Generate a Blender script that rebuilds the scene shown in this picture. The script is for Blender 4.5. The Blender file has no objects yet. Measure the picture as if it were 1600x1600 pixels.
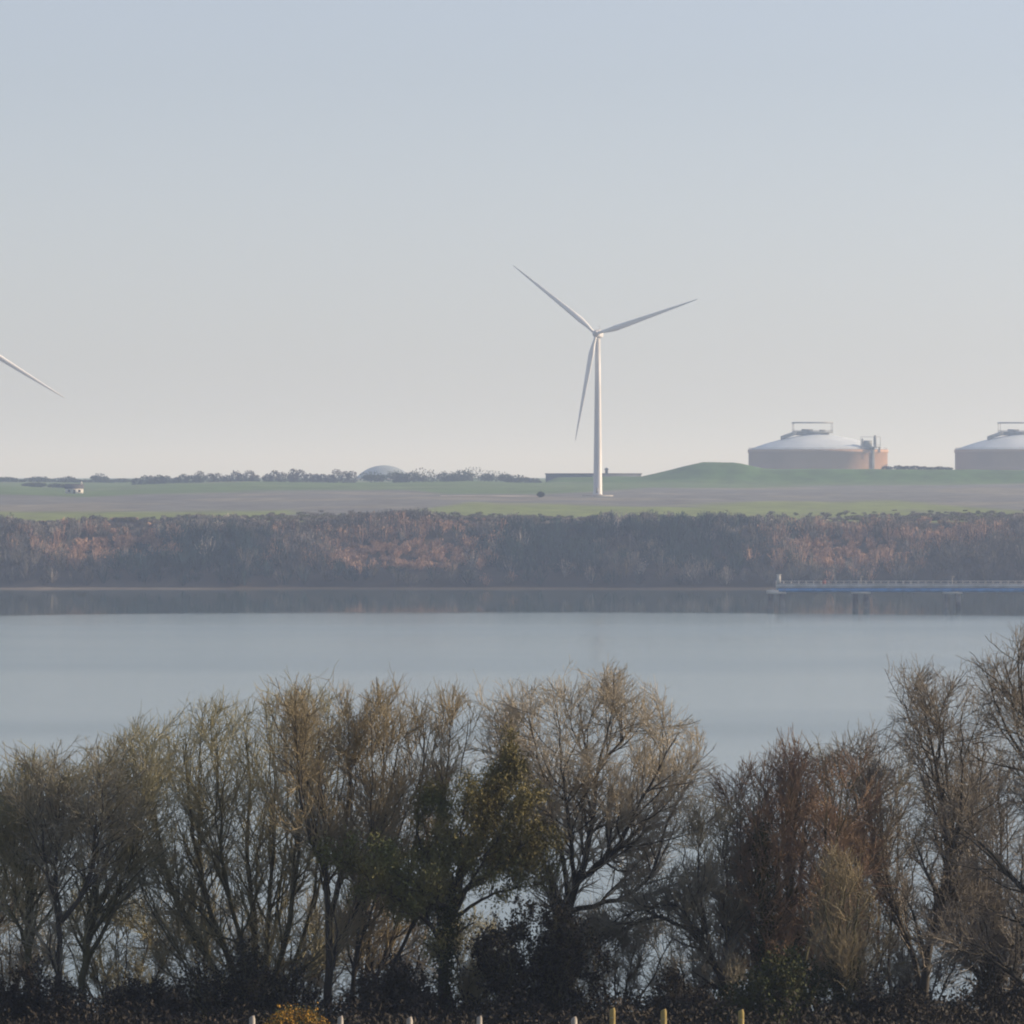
import bpy, math, random
import numpy as np
from mathutils import Vector, Matrix

rng = np.random.default_rng(7)
random.seed(7)
C = bpy.context.scene.collection
R = math.radians

# ------------------------------------------------------------------ camera
CAM_H, F, EYE = 35.6, 7500.0, 742.0          # eye height over the water, focal length in px of a 1600 px frame
PITCH = math.atan((800.0 - EYE) / F)
cam = bpy.data.cameras.new('camera')
cam.sensor_width = 36.0
cam.lens = F / 1600.0 * 36.0
cam.clip_start = 0.5
cam.clip_end = 80000.0
cam_o = bpy.data.objects.new('camera', cam)
C.objects.link(cam_o)
cam_o.location = (0, 0, CAM_H)
cam_o.rotation_euler = (R(90) - PITCH, 0, 0)
sc = bpy.context.scene
sc.camera = cam_o

# ------------------------------------------------------------------ light
SUN_AZ, SUN_EL = 80.0, 20.0                   # azimuth measured from the view direction towards the right
w = bpy.data.worlds.new('World')
sc.world = w
w.use_nodes = True
nt = w.node_tree
bg = nt.nodes['Background']
sky = nt.nodes.new('ShaderNodeTexSky')
sky.sky_type = 'NISHITA'
sky.sun_disc = False
sky.sun_elevation = R(SUN_EL)
sky.sun_rotation = R(SUN_AZ)
sky.altitude = 50
sky.air_density = 1.0
sky.dust_density = 0.6
sky.ozone_density = 2.0
hs = nt.nodes.new('ShaderNodeHueSaturation')      # thin high cloud greys the clear sky
hs.inputs['Saturation'].default_value = .42
veil = nt.nodes.new('ShaderNodeMix')
veil.data_type = 'RGBA'
veil.blend_type = 'MULTIPLY'
veil.inputs[0].default_value = 1.0
veil.inputs[7].default_value = (.93, .953, 1.09, 1)
nt.links.new(sky.outputs[0], hs.inputs['Color'])
nt.links.new(hs.outputs[0], veil.inputs[6])
nt.links.new(veil.outputs[2], bg.inputs[0])
bg.inputs[1].default_value = .082
sun = bpy.data.lights.new('sun', 'SUN')
sun.energy = 4.6
sun.angle = R(0.6)
sun.color = (1.0, 0.79, 0.57)
sun_o = bpy.data.objects.new('sun', sun)
C.objects.link(sun_o)
sd = Vector((math.sin(R(SUN_AZ)) * math.cos(R(SUN_EL)), math.cos(R(SUN_AZ)) * math.cos(R(SUN_EL)), math.sin(R(SUN_EL))))
sun_o.rotation_euler = sd.to_track_quat('Z', 'Y').to_euler()

sc.view_settings.view_transform = 'Standard'
sc.view_settings.look = 'None'
sc.view_settings.exposure = 0.66
sc.view_settings.gamma = 1.0
sc.view_settings.use_curve_mapping = False
sc.render.engine = 'CYCLES'
sc.cycles.filter_width = 2.0
sc.cycles.max_bounces = 5
sc.cycles.volume_bounces = 2
sc.cycles.use_denoising = True

# ------------------------------------------------------------------ helpers
cp, sp = math.cos(PITCH), math.sin(PITCH)


def P(px, py, Y):
    """world point that lies at depth Y (metres north of the camera) on the sight line of a 1600-px pixel"""
    a, b = (px - 800.0) / F, (800.0 - py) / F
    d = (a, cp + b * sp, -sp + b * cp)
    s = Y / d[1]
    return np.array((d[0] * s, Y, CAM_H + d[2] * s))


def smooth(a, b, x):
    t = np.clip((np.asarray(x, float) - a) / (b - a), 0, 1)
    return t * t * (3 - 2 * t)


def vnoise(x, y, seed=0):
    """smooth value noise, 0..1"""
    x, y = np.asarray(x, float), np.asarray(y, float)
    xi, yi = np.floor(x).astype(np.int64), np.floor(y).astype(np.int64)
    fx, fy = x - xi, y - yi
    fx, fy = fx * fx * (3 - 2 * fx), fy * fy * (3 - 2 * fy)

    def h(a, b):
        n = (a * 374761393 + b * 668265263 + seed * 1442695041) & 0x7fffffff
        n = ((n ^ (n >> 13)) * 1274126177) & 0x7fffffff
        return ((n ^ (n >> 16)) & 0xffff) / 65535.0
    return (h(xi, yi) * (1 - fx) + h(xi + 1, yi) * fx) * (1 - fy) + (h(xi, yi + 1) * (1 - fx) + h(xi + 1, yi + 1) * fx) * fy


def fbm(x, y, seed=0, octs=4):
    s, a, t = 0, .5, 0
    for k in range(octs):
        s = s + a * vnoise(np.asarray(x) * 2 ** k, np.asarray(y) * 2 ** k, seed + k)
        t += a
        a *= .5
    return s / t


def mat(name, col, rough=.85, noise=None, noise_scale=3.0, amount=.35, spec=.3, attr=None, metallic=0.0, trans=0.0, bump=0.0):
    """principled material; its colour is broken up by object-space noise (col -> noise colour) or read from a mesh attribute"""
    m = bpy.data.materials.new(name)
    m.use_nodes = True
    t = m.node_tree
    b = t.nodes['Principled BSDF']
    b.inputs['Roughness'].default_value = rough
    b.inputs['Specular IOR Level'].default_value = spec
    b.inputs['Metallic'].default_value = metallic
    tc = t.nodes.new('ShaderNodeTexCoord')
    nz = t.nodes.new('ShaderNodeTexNoise')
    nz.inputs['Scale'].default_value = noise_scale
    nz.inputs['Detail'].default_value = 5
    t.links.new(tc.outputs['Object'], nz.inputs['Vector'])
    mx = t.nodes.new('ShaderNodeMix')
    mx.data_type = 'RGBA'
    rp = t.nodes.new('ShaderNodeMapRange')
    rp.inputs[1].default_value, rp.inputs[2].default_value = .35, .65
    t.links.new(nz.outputs[0], rp.inputs[0])
    t.links.new(rp.outputs[0], mx.inputs[0])
    if attr:
        at = t.nodes.new('ShaderNodeAttribute')
        at.attribute_name = attr
        dk = t.nodes.new('ShaderNodeMix')
        dk.data_type = 'RGBA'
        dk.blend_type = 'MULTIPLY'
        dk.inputs[0].default_value = 1
        dk.inputs[7].default_value = (1 - amount, 1 - amount, 1 - amount, 1)
        t.links.new(at.outputs[0], dk.inputs[6])
        t.links.new(at.outputs[0], mx.inputs[6])
        t.links.new(dk.outputs[2], mx.inputs[7])
    else:
        mx.inputs[6].default_value = (*col, 1)
        c2 = noise or tuple(c * (1 - amount) for c in col)
        mx.inputs[7].default_value = (*c2, 1)
    t.links.new(mx.outputs[2], b.inputs['Base Color'])
    if bump:
        bp = t.nodes.new('ShaderNodeBump')
        bp.inputs['Strength'].default_value = bump
        bp.inputs['Distance'].default_value = .05
        t.links.new(nz.outputs[0], bp.inputs['Height'])
        t.links.new(bp.outputs[0], b.inputs['Normal'])
    if trans:
        b.inputs['Transmission Weight'].default_value = trans
    return m


def mesh_from(name, V, faces, m=None, col=None, smoothed=False):
    """faces: (n,4) or (n,3) int array, or list of arrays"""
    fl = faces if isinstance(faces, list) else [faces]
    fl = [np.asarray(f) for f in fl if len(f)]
    me = bpy.data.meshes.new(name)
    V = np.asarray(V, np.float32)
    me.vertices.add(len(V))
    me.vertices.foreach_set('co', V.ravel())
    loops = np.concatenate([f.ravel() for f in fl]).astype(np.int32)
    sizes = np.concatenate([np.full(len(f), f.shape[1]) for f in fl])
    me.loops.add(len(loops))
    me.loops.foreach_set('vertex_index', loops)
    me.polygons.add(len(sizes))
    starts = np.concatenate([[0], np.cumsum(sizes)[:-1]]).astype(np.int32)
    me.polygons.foreach_set('loop_start', starts)
    me.update(calc_edges=True)
    if smoothed:
        me.polygons.foreach_set('use_smooth', np.ones(len(sizes), bool))
    if col is not None:
        a = me.color_attributes.new('tint', 'FLOAT_COLOR', 'POINT')
        c4 = np.ones((len(V), 4), np.float32)
        c4[:, :3] = col
        a.data.foreach_set('color', c4.ravel())
    if m:
        me.materials.append(m)
    return me


def obj(name, me, parent=None, loc=None):
    o = bpy.data.objects.new(name, me)
    C.objects.link(o)
    if parent:
        o.parent = parent
    if loc is not None:
        o.location = loc
    return o


def tag(o, label=None, cat=None, group=None, kind=None):
    for k, v in (('label', label), ('category', cat), ('group', group), ('kind', kind)):
        if v:
            o[k] = v
    return o


def thing(name, label, cat, loc=(0, 0, 0), rotz=0, group=None):
    o = bpy.data.objects.new(name, None)
    C.objects.link(o)
    o.empty_display_size = .5
    o.location = tuple(float(v) for v in loc)
    o.rotation_euler = (0, 0, rotz)
    return tag(o, label, cat, group)


class MB:
    """collects boxes, tubes, lathes into one mesh"""

    def __init__(self):
        self.v, self.q, self.t, self.n = [], [], [], 0

    def add(self, V, Q=None, T=None):
        if Q is not None and len(Q):
            self.q.append(np.asarray(Q) + self.n)
        if T is not None and len(T):
            self.t.append(np.asarray(T) + self.n)
        self.v.append(np.asarray(V, float))
        self.n += len(V)

    def box(self, c, s, rz=0.0):
        x, y, z = s[0] / 2, s[1] / 2, s[2] / 2
        V = np.array([(-x, -y, -z), (x, -y, -z), (x, y, -z), (-x, y, -z), (-x, -y, z), (x, -y, z), (x, y, z), (-x, y, z)])
        if rz:
            c_, s_ = math.cos(rz), math.sin(rz)
            V = np.stack([V[:, 0] * c_ - V[:, 1] * s_, V[:, 0] * s_ + V[:, 1] * c_, V[:, 2]], 1)
        self.add(V + np.array(c), [(0, 3, 2, 1), (4, 5, 6, 7), (0, 1, 5, 4), (1, 2, 6, 5), (2, 3, 7, 6), (3, 0, 4, 7)])

    def lathe(self, prof, n=48, c=(0, 0, 0), cap=True):
        prof = np.array(prof, float)
        a = np.linspace(0, 2 * np.pi, n, endpoint=False)
        V = np.stack([prof[:, None, 0] * np.cos(a), prof[:, None, 0] * np.sin(a), np.repeat(prof[:, 1][:, None], n, 1)], 2).reshape(-1, 3)
        k = len(prof)
        i, j = np.meshgrid(np.arange(k - 1), np.arange(n), indexing='ij')
        j2 = (j + 1) % n
        Q = np.stack([i * n + j, i * n + j2, (i + 1) * n + j2, (i + 1) * n + j], -1).reshape(-1, 4)
        T = []
        V = list(V)
        if cap:
            for row, flip in ((0, True), (k - 1, False)):
                if prof[row, 0] > 1e-6:
                    ci = len(V)
                    V.append((0, 0, prof[row, 1]))
                    for jj in range(n):
                        a_, b_ = row * n + jj, row * n + (jj + 1) % n
                        T.append((ci, b_, a_) if flip else (ci, a_, b_))
        self.add(np.array(V) + np.array(c), Q, T)

    def tube(self, pts, rad, s=8):
        pts = np.array(pts, float)[None]
        rad = np.broadcast_to(np.array(rad, float), pts.shape[1])[None]
        V, Q = tubes(pts, rad, s)
        k = pts.shape[1]
        self.add(V, Q)
        if s == 4:
            self.q.append(np.array([(3, 2, 1, 0), ((k - 1) * 4, (k - 1) * 4 + 1, (k - 1) * 4 + 2, (k - 1) * 4 + 3)]) + self.n - len(V))

    def build(self, name, m, parent=None, smoothed=False, loc=None):
        f = []
        if self.q:
            f.append(np.concatenate(self.q))
        if self.t:
            f.append(np.concatenate(self.t))
        return obj(name, mesh_from(name, np.concatenate(self.v), f, m, smoothed=smoothed), parent, loc)


def tubes(Pl, Rd, s=4):
    """(N,K,3) polylines with (N,K) radii -> verts and quads"""
    N, K, _ = Pl.shape
    T = np.gradient(Pl, axis=1)
    T /= np.linalg.norm(T, axis=2, keepdims=True) + 1e-9
    mean = T.mean(1)
    ref = np.where(np.abs(mean[:, 2:3]) < .8, np.array([[0, 0, 1.]]), np.array([[1., 0, 0]]))[:, None, :]
    A = np.cross(T, ref)
    A /= np.linalg.norm(A, axis=2, keepdims=True) + 1e-9
    B = np.cross(T, A)
    a = np.linspace(0, 2 * np.pi, s, endpoint=False)
    ring = A[:, :, None, :] * np.cos(a)[None, None, :, None] + B[:, :, None, :] * np.sin(a)[None, None, :, None]
    V = (Pl[:, :, None, :] + ring * Rd[:, :, None, None]).reshape(-1, 3)
    n, k, j = np.meshgrid(np.arange(N), np.arange(K - 1), np.arange(s), indexing='ij')
    j2 = (j + 1) % s
    base = n * K * s
    Q = np.stack([base + k * s + j, base + k * s + j2, base + (k + 1) * s + j2, base + (k + 1) * s + j], -1).reshape(-1, 4)
    return V, Q


def resample(pts, k):
    pts = np.array(pts, float)
    # Catmull-Rom-ish smoothing through the points
    d = np.concatenate([[0], np.cumsum(np.linalg.norm(np.diff(pts, axis=0), axis=1))])
    u = np.linspace(0, d[-1], k)
    out = np.stack([np.interp(u, d, pts[:, i]) for i in range(3)], 1)
    for _ in range(2):
        out[1:-1] = .25 * out[:-2] + .5 * out[1:-1] + .25 * out[2:]
    return out


def cards(cen, size, aspect=2.2, up=.3):
    """randomly turned leaf quads at centres; size (N,)"""
    N = len(cen)
    u = rng.normal(size=(N, 3))
    u[:, 2] += up
    u /= np.linalg.norm(u, axis=1, keepdims=True)
    v = np.cross(u, rng.normal(size=(N, 3)))
    v /= np.linalg.norm(v, axis=1, keepdims=True) + 1e-9
    u = u * (size * .5)[:, None]
    v = v * (size * .5 / aspect)[:, None]
    V = np.stack([cen - u, cen + v - u * .1, cen + u, cen - v - u * .1], 1).reshape(-1, 3)
    Q = np.arange(N * 4).reshape(-1, 4)
    return V, Q


# ------------------------------------------------------------------ ground, water, far shore
def near_h(X, Y):
    z = np.interp(Y, [-200, 0, 60, 132, 150, 200, 262, 300, 340, 420, 600], [40, 34.0, 27.6, 19.6, 18.1, 13.2, 4.0, -0.6, -3, -6, -7])
    return z + (fbm(np.asarray(X) / 9, np.asarray(Y) / 9, 3) - .5) * .7 * smooth(20, 60, Y)


def grid_mesh(name, xs, ys, hf, m, colf=None):
    X, Y = np.meshgrid(xs, ys)
    Z = hf(X, Y)
    V = np.stack([X, Y, Z], -1).reshape(-1, 3)
    nx, ny = len(xs), len(ys)
    i, j = np.meshgrid(np.arange(ny - 1), np.arange(nx - 1), indexing='ij')
    a = i * nx + j
    Q = np.stack([a, a + 1, a + nx + 1, a + nx], -1).reshape(-1, 4)
    return obj(name, mesh_from(name, V, Q, m, None if colf is None else colf(X, Y).reshape(-1, 3), True))


m_field = mat('rough_pasture', (.07, .085, .03), .95, (.10, .085, .05), .6, bump=.6)
xs = np.unique(np.concatenate([np.linspace(-3000, -60, 40), np.arange(-60, 61, 1.5), np.linspace(60, 3000, 40)]))
ys = np.unique(np.concatenate([np.arange(-160, 120, 8), np.arange(120, 170, 1.5), np.arange(170, 420, 8), np.arange(420, 610, 30)]))
tag(grid_mesh('near_ground', xs, ys, near_h, m_field), kind='structure')


def shore_y(X):
    return 1500 + (fbm(np.asarray(X) / 60, np.zeros_like(np.asarray(X, float)), 11) - .5) * 16


def far_h(X, Y):
    X, Y = np.asarray(X, float), np.asarray(Y, float)
    s = Y - shore_y(X)
    z = -4 + 4.3 * smooth(-30, 0, s)
    top = np.interp(Y, [1500, 1560, 1700, 2000, 2300, 2450, 2700, 3000, 3600, 5000, 7000, 12000], [20, 20.4, 22.7, 26.8, 29.8, 30.7, 30.2, 31.6, 31.8, 31.4, 30.5, 28])
    z = z + (top - .3) * (.25 * smooth(2, 10, s) + .75 * smooth(4, 62, s))
    z = z + (fbm(X / 26, Y / 26, 5) - .5) * 3.0 * smooth(6, 20, s) * (1 - smooth(55, 75, s))
    z = z + (fbm(X / 160, Y / 160, 8) - .5) * 1.6 * smooth(70, 160, s)
    # grassed embankment in front of the tanks, with its hump
    px = X / Y * F + 800
    e = np.interp(px, [838, 872, 1000, 1055, 1100, 1150, 1195, 1300, 1480, 1520, 1800, 2600], [0, 4.0, 4.4, 8.6, 12.2, 11.8, 8.3, 7.6, 7.2, 7.9, 7.6, 7.0])
    z = z + e * np.exp(-((Y - 2520) / 26.0) ** 2) * smooth(838, 860, px)
    z = z + 1.0 * np.exp(-((px - 430) / 170.0) ** 2) * np.exp(-((Y - 2600) / 260.0) ** 2) + 1.6 * np.exp(-((px - 740) / 110.0) ** 2) * np.exp(-((Y - 2560) / 200.0) ** 2) - 1.5 * np.exp(-((px - 120) / 110.0) ** 2) * np.exp(-((Y - 2350) / 260.0) ** 2)
    z = z + (fbm(X / 45, Y / 60, 15) - .5) * 1.8 * smooth(80, 160, s)
    # shallow valley on the left skyline
    z = z - .8 * (1 - smooth(150, 330, px)) * smooth(2300, 2700, Y)
    return z


def far_col(X, Y):
    s = Y - shore_y(X)
    px = X / Y * F + 800
    py = EYE + (CAM_H - far_h(X, Y)) / Y * F
    out = np.zeros(X.shape + (3,))
    green, green2 = np.array((.16, .21, .05)), np.array((.075, .14, .035))
    scrub, stub, mud, litter = np.array((.13, .138, .14)), np.array((.18, .175, .15)), np.array((.14, .12, .10)), np.array((.085, .07, .055))
    n = fbm(X / 55, Y / 55, 21)
    n2 = fbm(X / 18, Y / 40, 23)

    def put(c, wgt):
        wgt = np.clip(wgt, 0, 1)[..., None]
        out[...] = out * (1 - wgt) + c * wgt
    out[...] = scrub
    put(stub, smooth(.5, .62, n))
    # long green strip along the top of the wood, thinning here and there
    strip_b = np.interp(px, [0, 400, 450, 560, 740, 1000, 1200, 1400, 1500, 1600], [800, 799, 797, 812, 784, 792, 784, 783, 792, 800])
    put(green, (1 - smooth(-3, 3, strip_b - py + (n2 - .5) * 6 - 0)) * 0 + smooth(-3, 3, py - strip_b + (n2 - .5) * 6) * smooth(.25, .45, n2 + .08))
    # pasture on the left and along the rear
    rear = np.interp(px, [0, 130, 220, 400, 640, 700, 860, 1020, 1500, 1600], [773, 778, 772, 768, 766, 772, 772, 762, 758, 754])
    put(green2, smooth(-2, 2, rear - py + (n - .5) * 6))
    put(stub, smooth(.55, .68, fbm(X / 90, Y / 120, 31)) * smooth(-2, 2, rear - py) * .6 * smooth(2200, 2400, Y) * (1 - smooth(900, 1010, px)))
    put(np.array((.055, .13, .025)), smooth(2480, 2495, Y) * (1 - smooth(2540, 2580, Y)) * smooth(838, 860, px))
    tuft = fbm(X / 9, Y / 22, 27)
    out *= (.72 + .56 * tuft)[..., None]
    es = 46 + 34 * fbm(X / 24, X * 0 + 3.3, 55)
    put(litter, 1 - smooth(-3, 4, s - es))
    put(mud, (1 - smooth(3, 7, s)) * (1 - smooth(280, 420, px)))
    put(litter * .6, (1 - smooth(3, 7, s)) * smooth(280, 420, px))
    return out


m_far = mat('far_fields', (0, 0, 0), .95, attr='tint', noise_scale=.12, amount=.3)
xs = np.unique(np.concatenate([np.linspace(-3000, -420, 30), np.arange(-420, 561, 4), np.linspace(560, 3000, 30)]))
ys = np.unique(np.concatenate([np.arange(1450, 1480, 10), np.arange(1480, 1580, 3), np.arange(1580, 2450, 12), np.arange(2450, 2620, 6), np.arange(2620, 3100, 30), np.arange(3100, 7001, 150), np.arange(7500, 12001, 500)]))
tag(grid_mesh('far_shore', xs, ys, far_h, m_far, far_col), kind='structure')

# pale hardstanding track beside the turbine
m_track = mat('pale_gravel', (.5, .46, .40), .95, noise_scale=.5)
mb = MB()
tx = np.linspace(688, 842, 30)
yc = 1975 + 8 * np.sin(np.linspace(0, 3, 30))
V = []
for p, y in zip(tx, yc):
    hw = 14 * (.35 + .65 * math.sin(math.pi * (p - 680) / 170))
    for yy in (y - hw, y + hw):
        x = (p - 800) / F * yy
        V.append((x, yy, float(far_h(x, yy)) + .25))
i = np.arange(29)
mb.add(V, np.stack([i * 2, i * 2 + 2, i * 2 + 3, i * 2 + 1], 1))
tag(mb.build('gravel_track', m_track), kind='structure')

# estuary water: calm strip under the far wood, wind ripples over the rest
m_water = bpy.data.materials.new('estuary_water')
m_water.use_nodes = True
t = m_water.node_tree
b = t.nodes['Principled BSDF']
b.inputs['Base Color'].default_value = (.075, .125, .13, 1)
b.inputs['IOR'].default_value = 1.33
geo = t.nodes.new('ShaderNodeNewGeometry')
sep = t.nodes.new('ShaderNodeSeparateXYZ')
t.links.new(geo.outputs['Position'], sep.inputs[0])


def mth(op, a, b_=None, clamp=False):
    n = t.nodes.new('ShaderNodeMath')
    n.operation = op
    n.use_clamp = clamp
    for k, v in enumerate((a, b_)):
        if v is None:
            continue
        if isinstance(v, (int, float)):
            n.inputs[k].default_value = v
        else:
            t.links.new(v, n.inputs[k])
    return n.outputs[0]


def wnoise(sx, sy, detail=3):
    mp = t.nodes.new('ShaderNodeMapping')
    mp.inputs['Scale'].default_value = (sx, sy, 1)
    t.links.new(geo.outputs['Position'], mp.inputs['Vector'])
    nz = t.nodes.new('ShaderNodeTexNoise')
    nz.inputs['Scale'].default_value = 1
    nz.inputs['Detail'].default_value = detail
    t.links.new(mp.outputs[0], nz.inputs['Vector'])
    return nz.outputs[0]


xx = mth('MULTIPLY', sep.outputs[0], sep.outputs[0])
edge = mth('SUBTRACT', sep.outputs[1], mth('ADD', mth('MULTIPLY', xx, -.0015), 1242))          # the wind line bends towards the shore
edge = mth('ADD', edge, mth('MULTIPLY', mth('SUBTRACT', wnoise(.0045, .011, 5), .5), 60))
calm = mth('DIVIDE', mth('ADD', edge, 14), 28, True)
streak = mth('MULTIPLY', mth('SUBTRACT', wnoise(.0018, .007, 2), .45), 4, True)
rip = mth('ADD', mth('MULTIPLY', streak, .075), .15)
rough = mth('ADD', mth('MULTIPLY', mth('SUBTRACT', 1, calm), rip), mth('MULTIPLY', calm, .045))
t.links.new(rough, b.inputs['Roughness'])
wav = wnoise(.25, .9, 3)
bp = t.nodes.new('ShaderNodeBump')
bp.inputs['Distance'].default_value = .25
t.links.new(wav, bp.inputs['Height'])
t.links.new(mth('ADD', mth('MULTIPLY', mth('SUBTRACT', 1, calm), .10), .012), bp.inputs['Strength'])
t.links.new(bp.outputs[0], b.inputs['Normal'])
mb = MB()
mb.add([(-3000, 262, 0), (3000, 262, 0), (3000, 1560, 0), (-3000, 1560, 0)], [(0, 1, 2, 3)])
tag(mb.build('estuary_water', m_water), kind='structure')

# ------------------------------------------------------------------ wind turbines
m_white = mat('white_turbine_paint', (.52, .53, .54), .5, (.48, .49, .50), .4, spec=.4)
m_blade = mat('grey_white_blade_paint', (.76, .77, .77), .45, (.72, .73, .73), .4, spec=.4)
m_conc = mat('foundation_concrete', (.4, .39, .37), .9, noise_scale=1)


def turbine(label, base, yaw, rotor_deg, hub_h=67.5, blade=45.5):
    root = thing('wind_turbine', label, 'wind turbine', base, yaw, 'white wind turbines on the far shore')
    mb = MB()
    mb.lathe([(6.5, -1.5), (6.5, .25), (6.2, .4), (2.6, .5)], 40)
    mb.build('foundation', m_conc, root)
    mb = MB()
    mb.lathe([(1.95, .5), (1.95, .9), (1.85, 1.0), (1.58, 22), (1.57, 22.15), (1.3, 45), (1.29, 45.15), (1.05, hub_h - 1.9)], 32)
    tw = mb.build('tower', m_white, root, True)
    mb = MB()
    mb.box((0, -1.88, 2.4), (.9, .14, 2.1))
    mb.build('door', m_conc, tw)
    # nacelle: rounded housing along local y (rotor at -y)
    mb = MB()
    prof = [(-3.2, 1.15), (-2.4, 1.55), (0, 1.75), (3.5, 1.7), (5.8, 1.4), (6.4, .9)]
    V = []
    n = 20
    for y, r in prof:
        for k in range(n):
            a = 2 * math.pi * k / n
            ca, sa = math.cos(a), math.sin(a)
            e = .55
            V.append((r * math.copysign(abs(ca) ** e, ca), y, hub_h + .1 + r * 1.02 * math.copysign(abs(sa) ** e, sa)))
    Q = [(i * n + k, (i + 1) * n + k, (i + 1) * n + (k + 1) % n, i * n + (k + 1) % n) for i in range(len(prof) - 1) for k in range(n)]
    mb.add(V, Q, [(0, k, k + 1) for k in range(1, n - 1)])
    o = len(prof) * n - n
    mb.t.append(np.array([(o, o + k + 1, o + k) for k in range(1, n - 1)]))
    nac = mb.build('nacelle', m_white, root)
    mb = MB()
    mb.tube([(0, 4.6, hub_h + 1.7), (0, 4.6, hub_h + 3.4)], .07, 6)
    mb.box((0, 4.6, hub_h + 3.4), (.9, .12, .12))
    mb.build('wind_vane', m_conc, nac)
    # hub, spinner nose towards -y
    mb = MB()
    mb.lathe([(0.02, 2.0), (.7, 1.75), (1.2, 1.15), (1.45, .3), (1.45, -.9), (1.3, -1.3)], 28)
    hub = mb.build('hub', m_white, root, True)
    hub.rotation_euler = (R(90), 0, 0)
    hub.location = (0, -4.4, hub_h)
    # one blade, span along +z
    st = [(0.9, .85, 1.0, 0), (2.5, .85, .95, 0), (5, 1.15, .62, 16), (8.5, 1.65, .36, 13), (14, 1.45, .27, 9), (22, 1.12, .22, 5), (32, .76, .19, 2), (40, .46, .17, 0), (44.2, .24, .16, -1), (45.5, .06, .2, -1)]
    n = 14
    V = []
    for z, c, th, tw_ in st:
        a0 = R(tw_)
        for k in range(n):
            a = 2 * math.pi * k / n
            x = .74 * c * (math.cos(a) + (.35 if th < .9 else 0))
            y = c * th * math.sin(a) * (1 - .35 * math.cos(a) * (th < .9))
            V.append((x * math.cos(a0) - y * math.sin(a0), x * math.sin(a0) + y * math.cos(a0) - .00045 * z * z * 1.0, z * blade / 45.5))
    Q = [(i * n + k, i * n + (k + 1) % n, (i + 1) * n + (k + 1) % n, (i + 1) * n + k) for i in range(len(st) - 1) for k in range(n)]
    me = mesh_from('blade', V, np.array(Q), m_blade, smoothed=True)
    for d in rotor_deg:
        bo = obj('blade', me, root)
        bo.matrix_local = Matrix.Translation((0, -4.4, hub_h)) @ Matrix.Rotation(R(90 - d), 4, 'Y')
    return root


bx = (934 - 800) / F * 2000
turbine('whole white three-bladed wind turbine standing on the fields across the water', (bx, 2000, float(far_h(bx, 2000)) - .1), R(-11), (140.7, 18.2, 259.2))
hub = P(-42, 530, 1950)
bz = float(far_h(hub[0], 1950)) - .1
turbine('white wind turbine of which only a single blade tip shows against the sky', (hub[0] - 1.5, 1950, bz), R(22), (-31.5, 88.5, 208.5), hub_h=hub[2] - bz, )

# ------------------------------------------------------------------ storage tanks
m_wall = mat('weathered_concrete', (.43, .28, .19), .9, (.36, .235, .16), .05, spec=.2)
m_dome = mat('pale_dome_roof', (.62, .70, .78), .6, (.52, .60, .68), .08, spec=.3)
m_steel = mat('grey_steelwork', (.26, .29, .30), .6, noise_scale=.5)
m_rail = mat('galvanised_rail', (.40, .42, .43), .6, noise_scale=.5)
TY = 3060.0
K = TY / F


def ring_rail(mb, r, z, h=1.2, n=48, a0=0, a1=2 * math.pi):
    for zz in (z + h, z + h * .5):
        a = np.linspace(a0, a1, n + 1)
        mb.tube(np.stack([r * np.cos(a), r * np.sin(a), np.full(n + 1, zz)], 1), .09, 4)
    for a in np.linspace(a0, a1, n // 2 + 1):
        mb.tube([(r * math.cos(a), r * math.sin(a), z), (r * math.cos(a), r * math.sin(a), z + h)], .07, 4)


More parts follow.
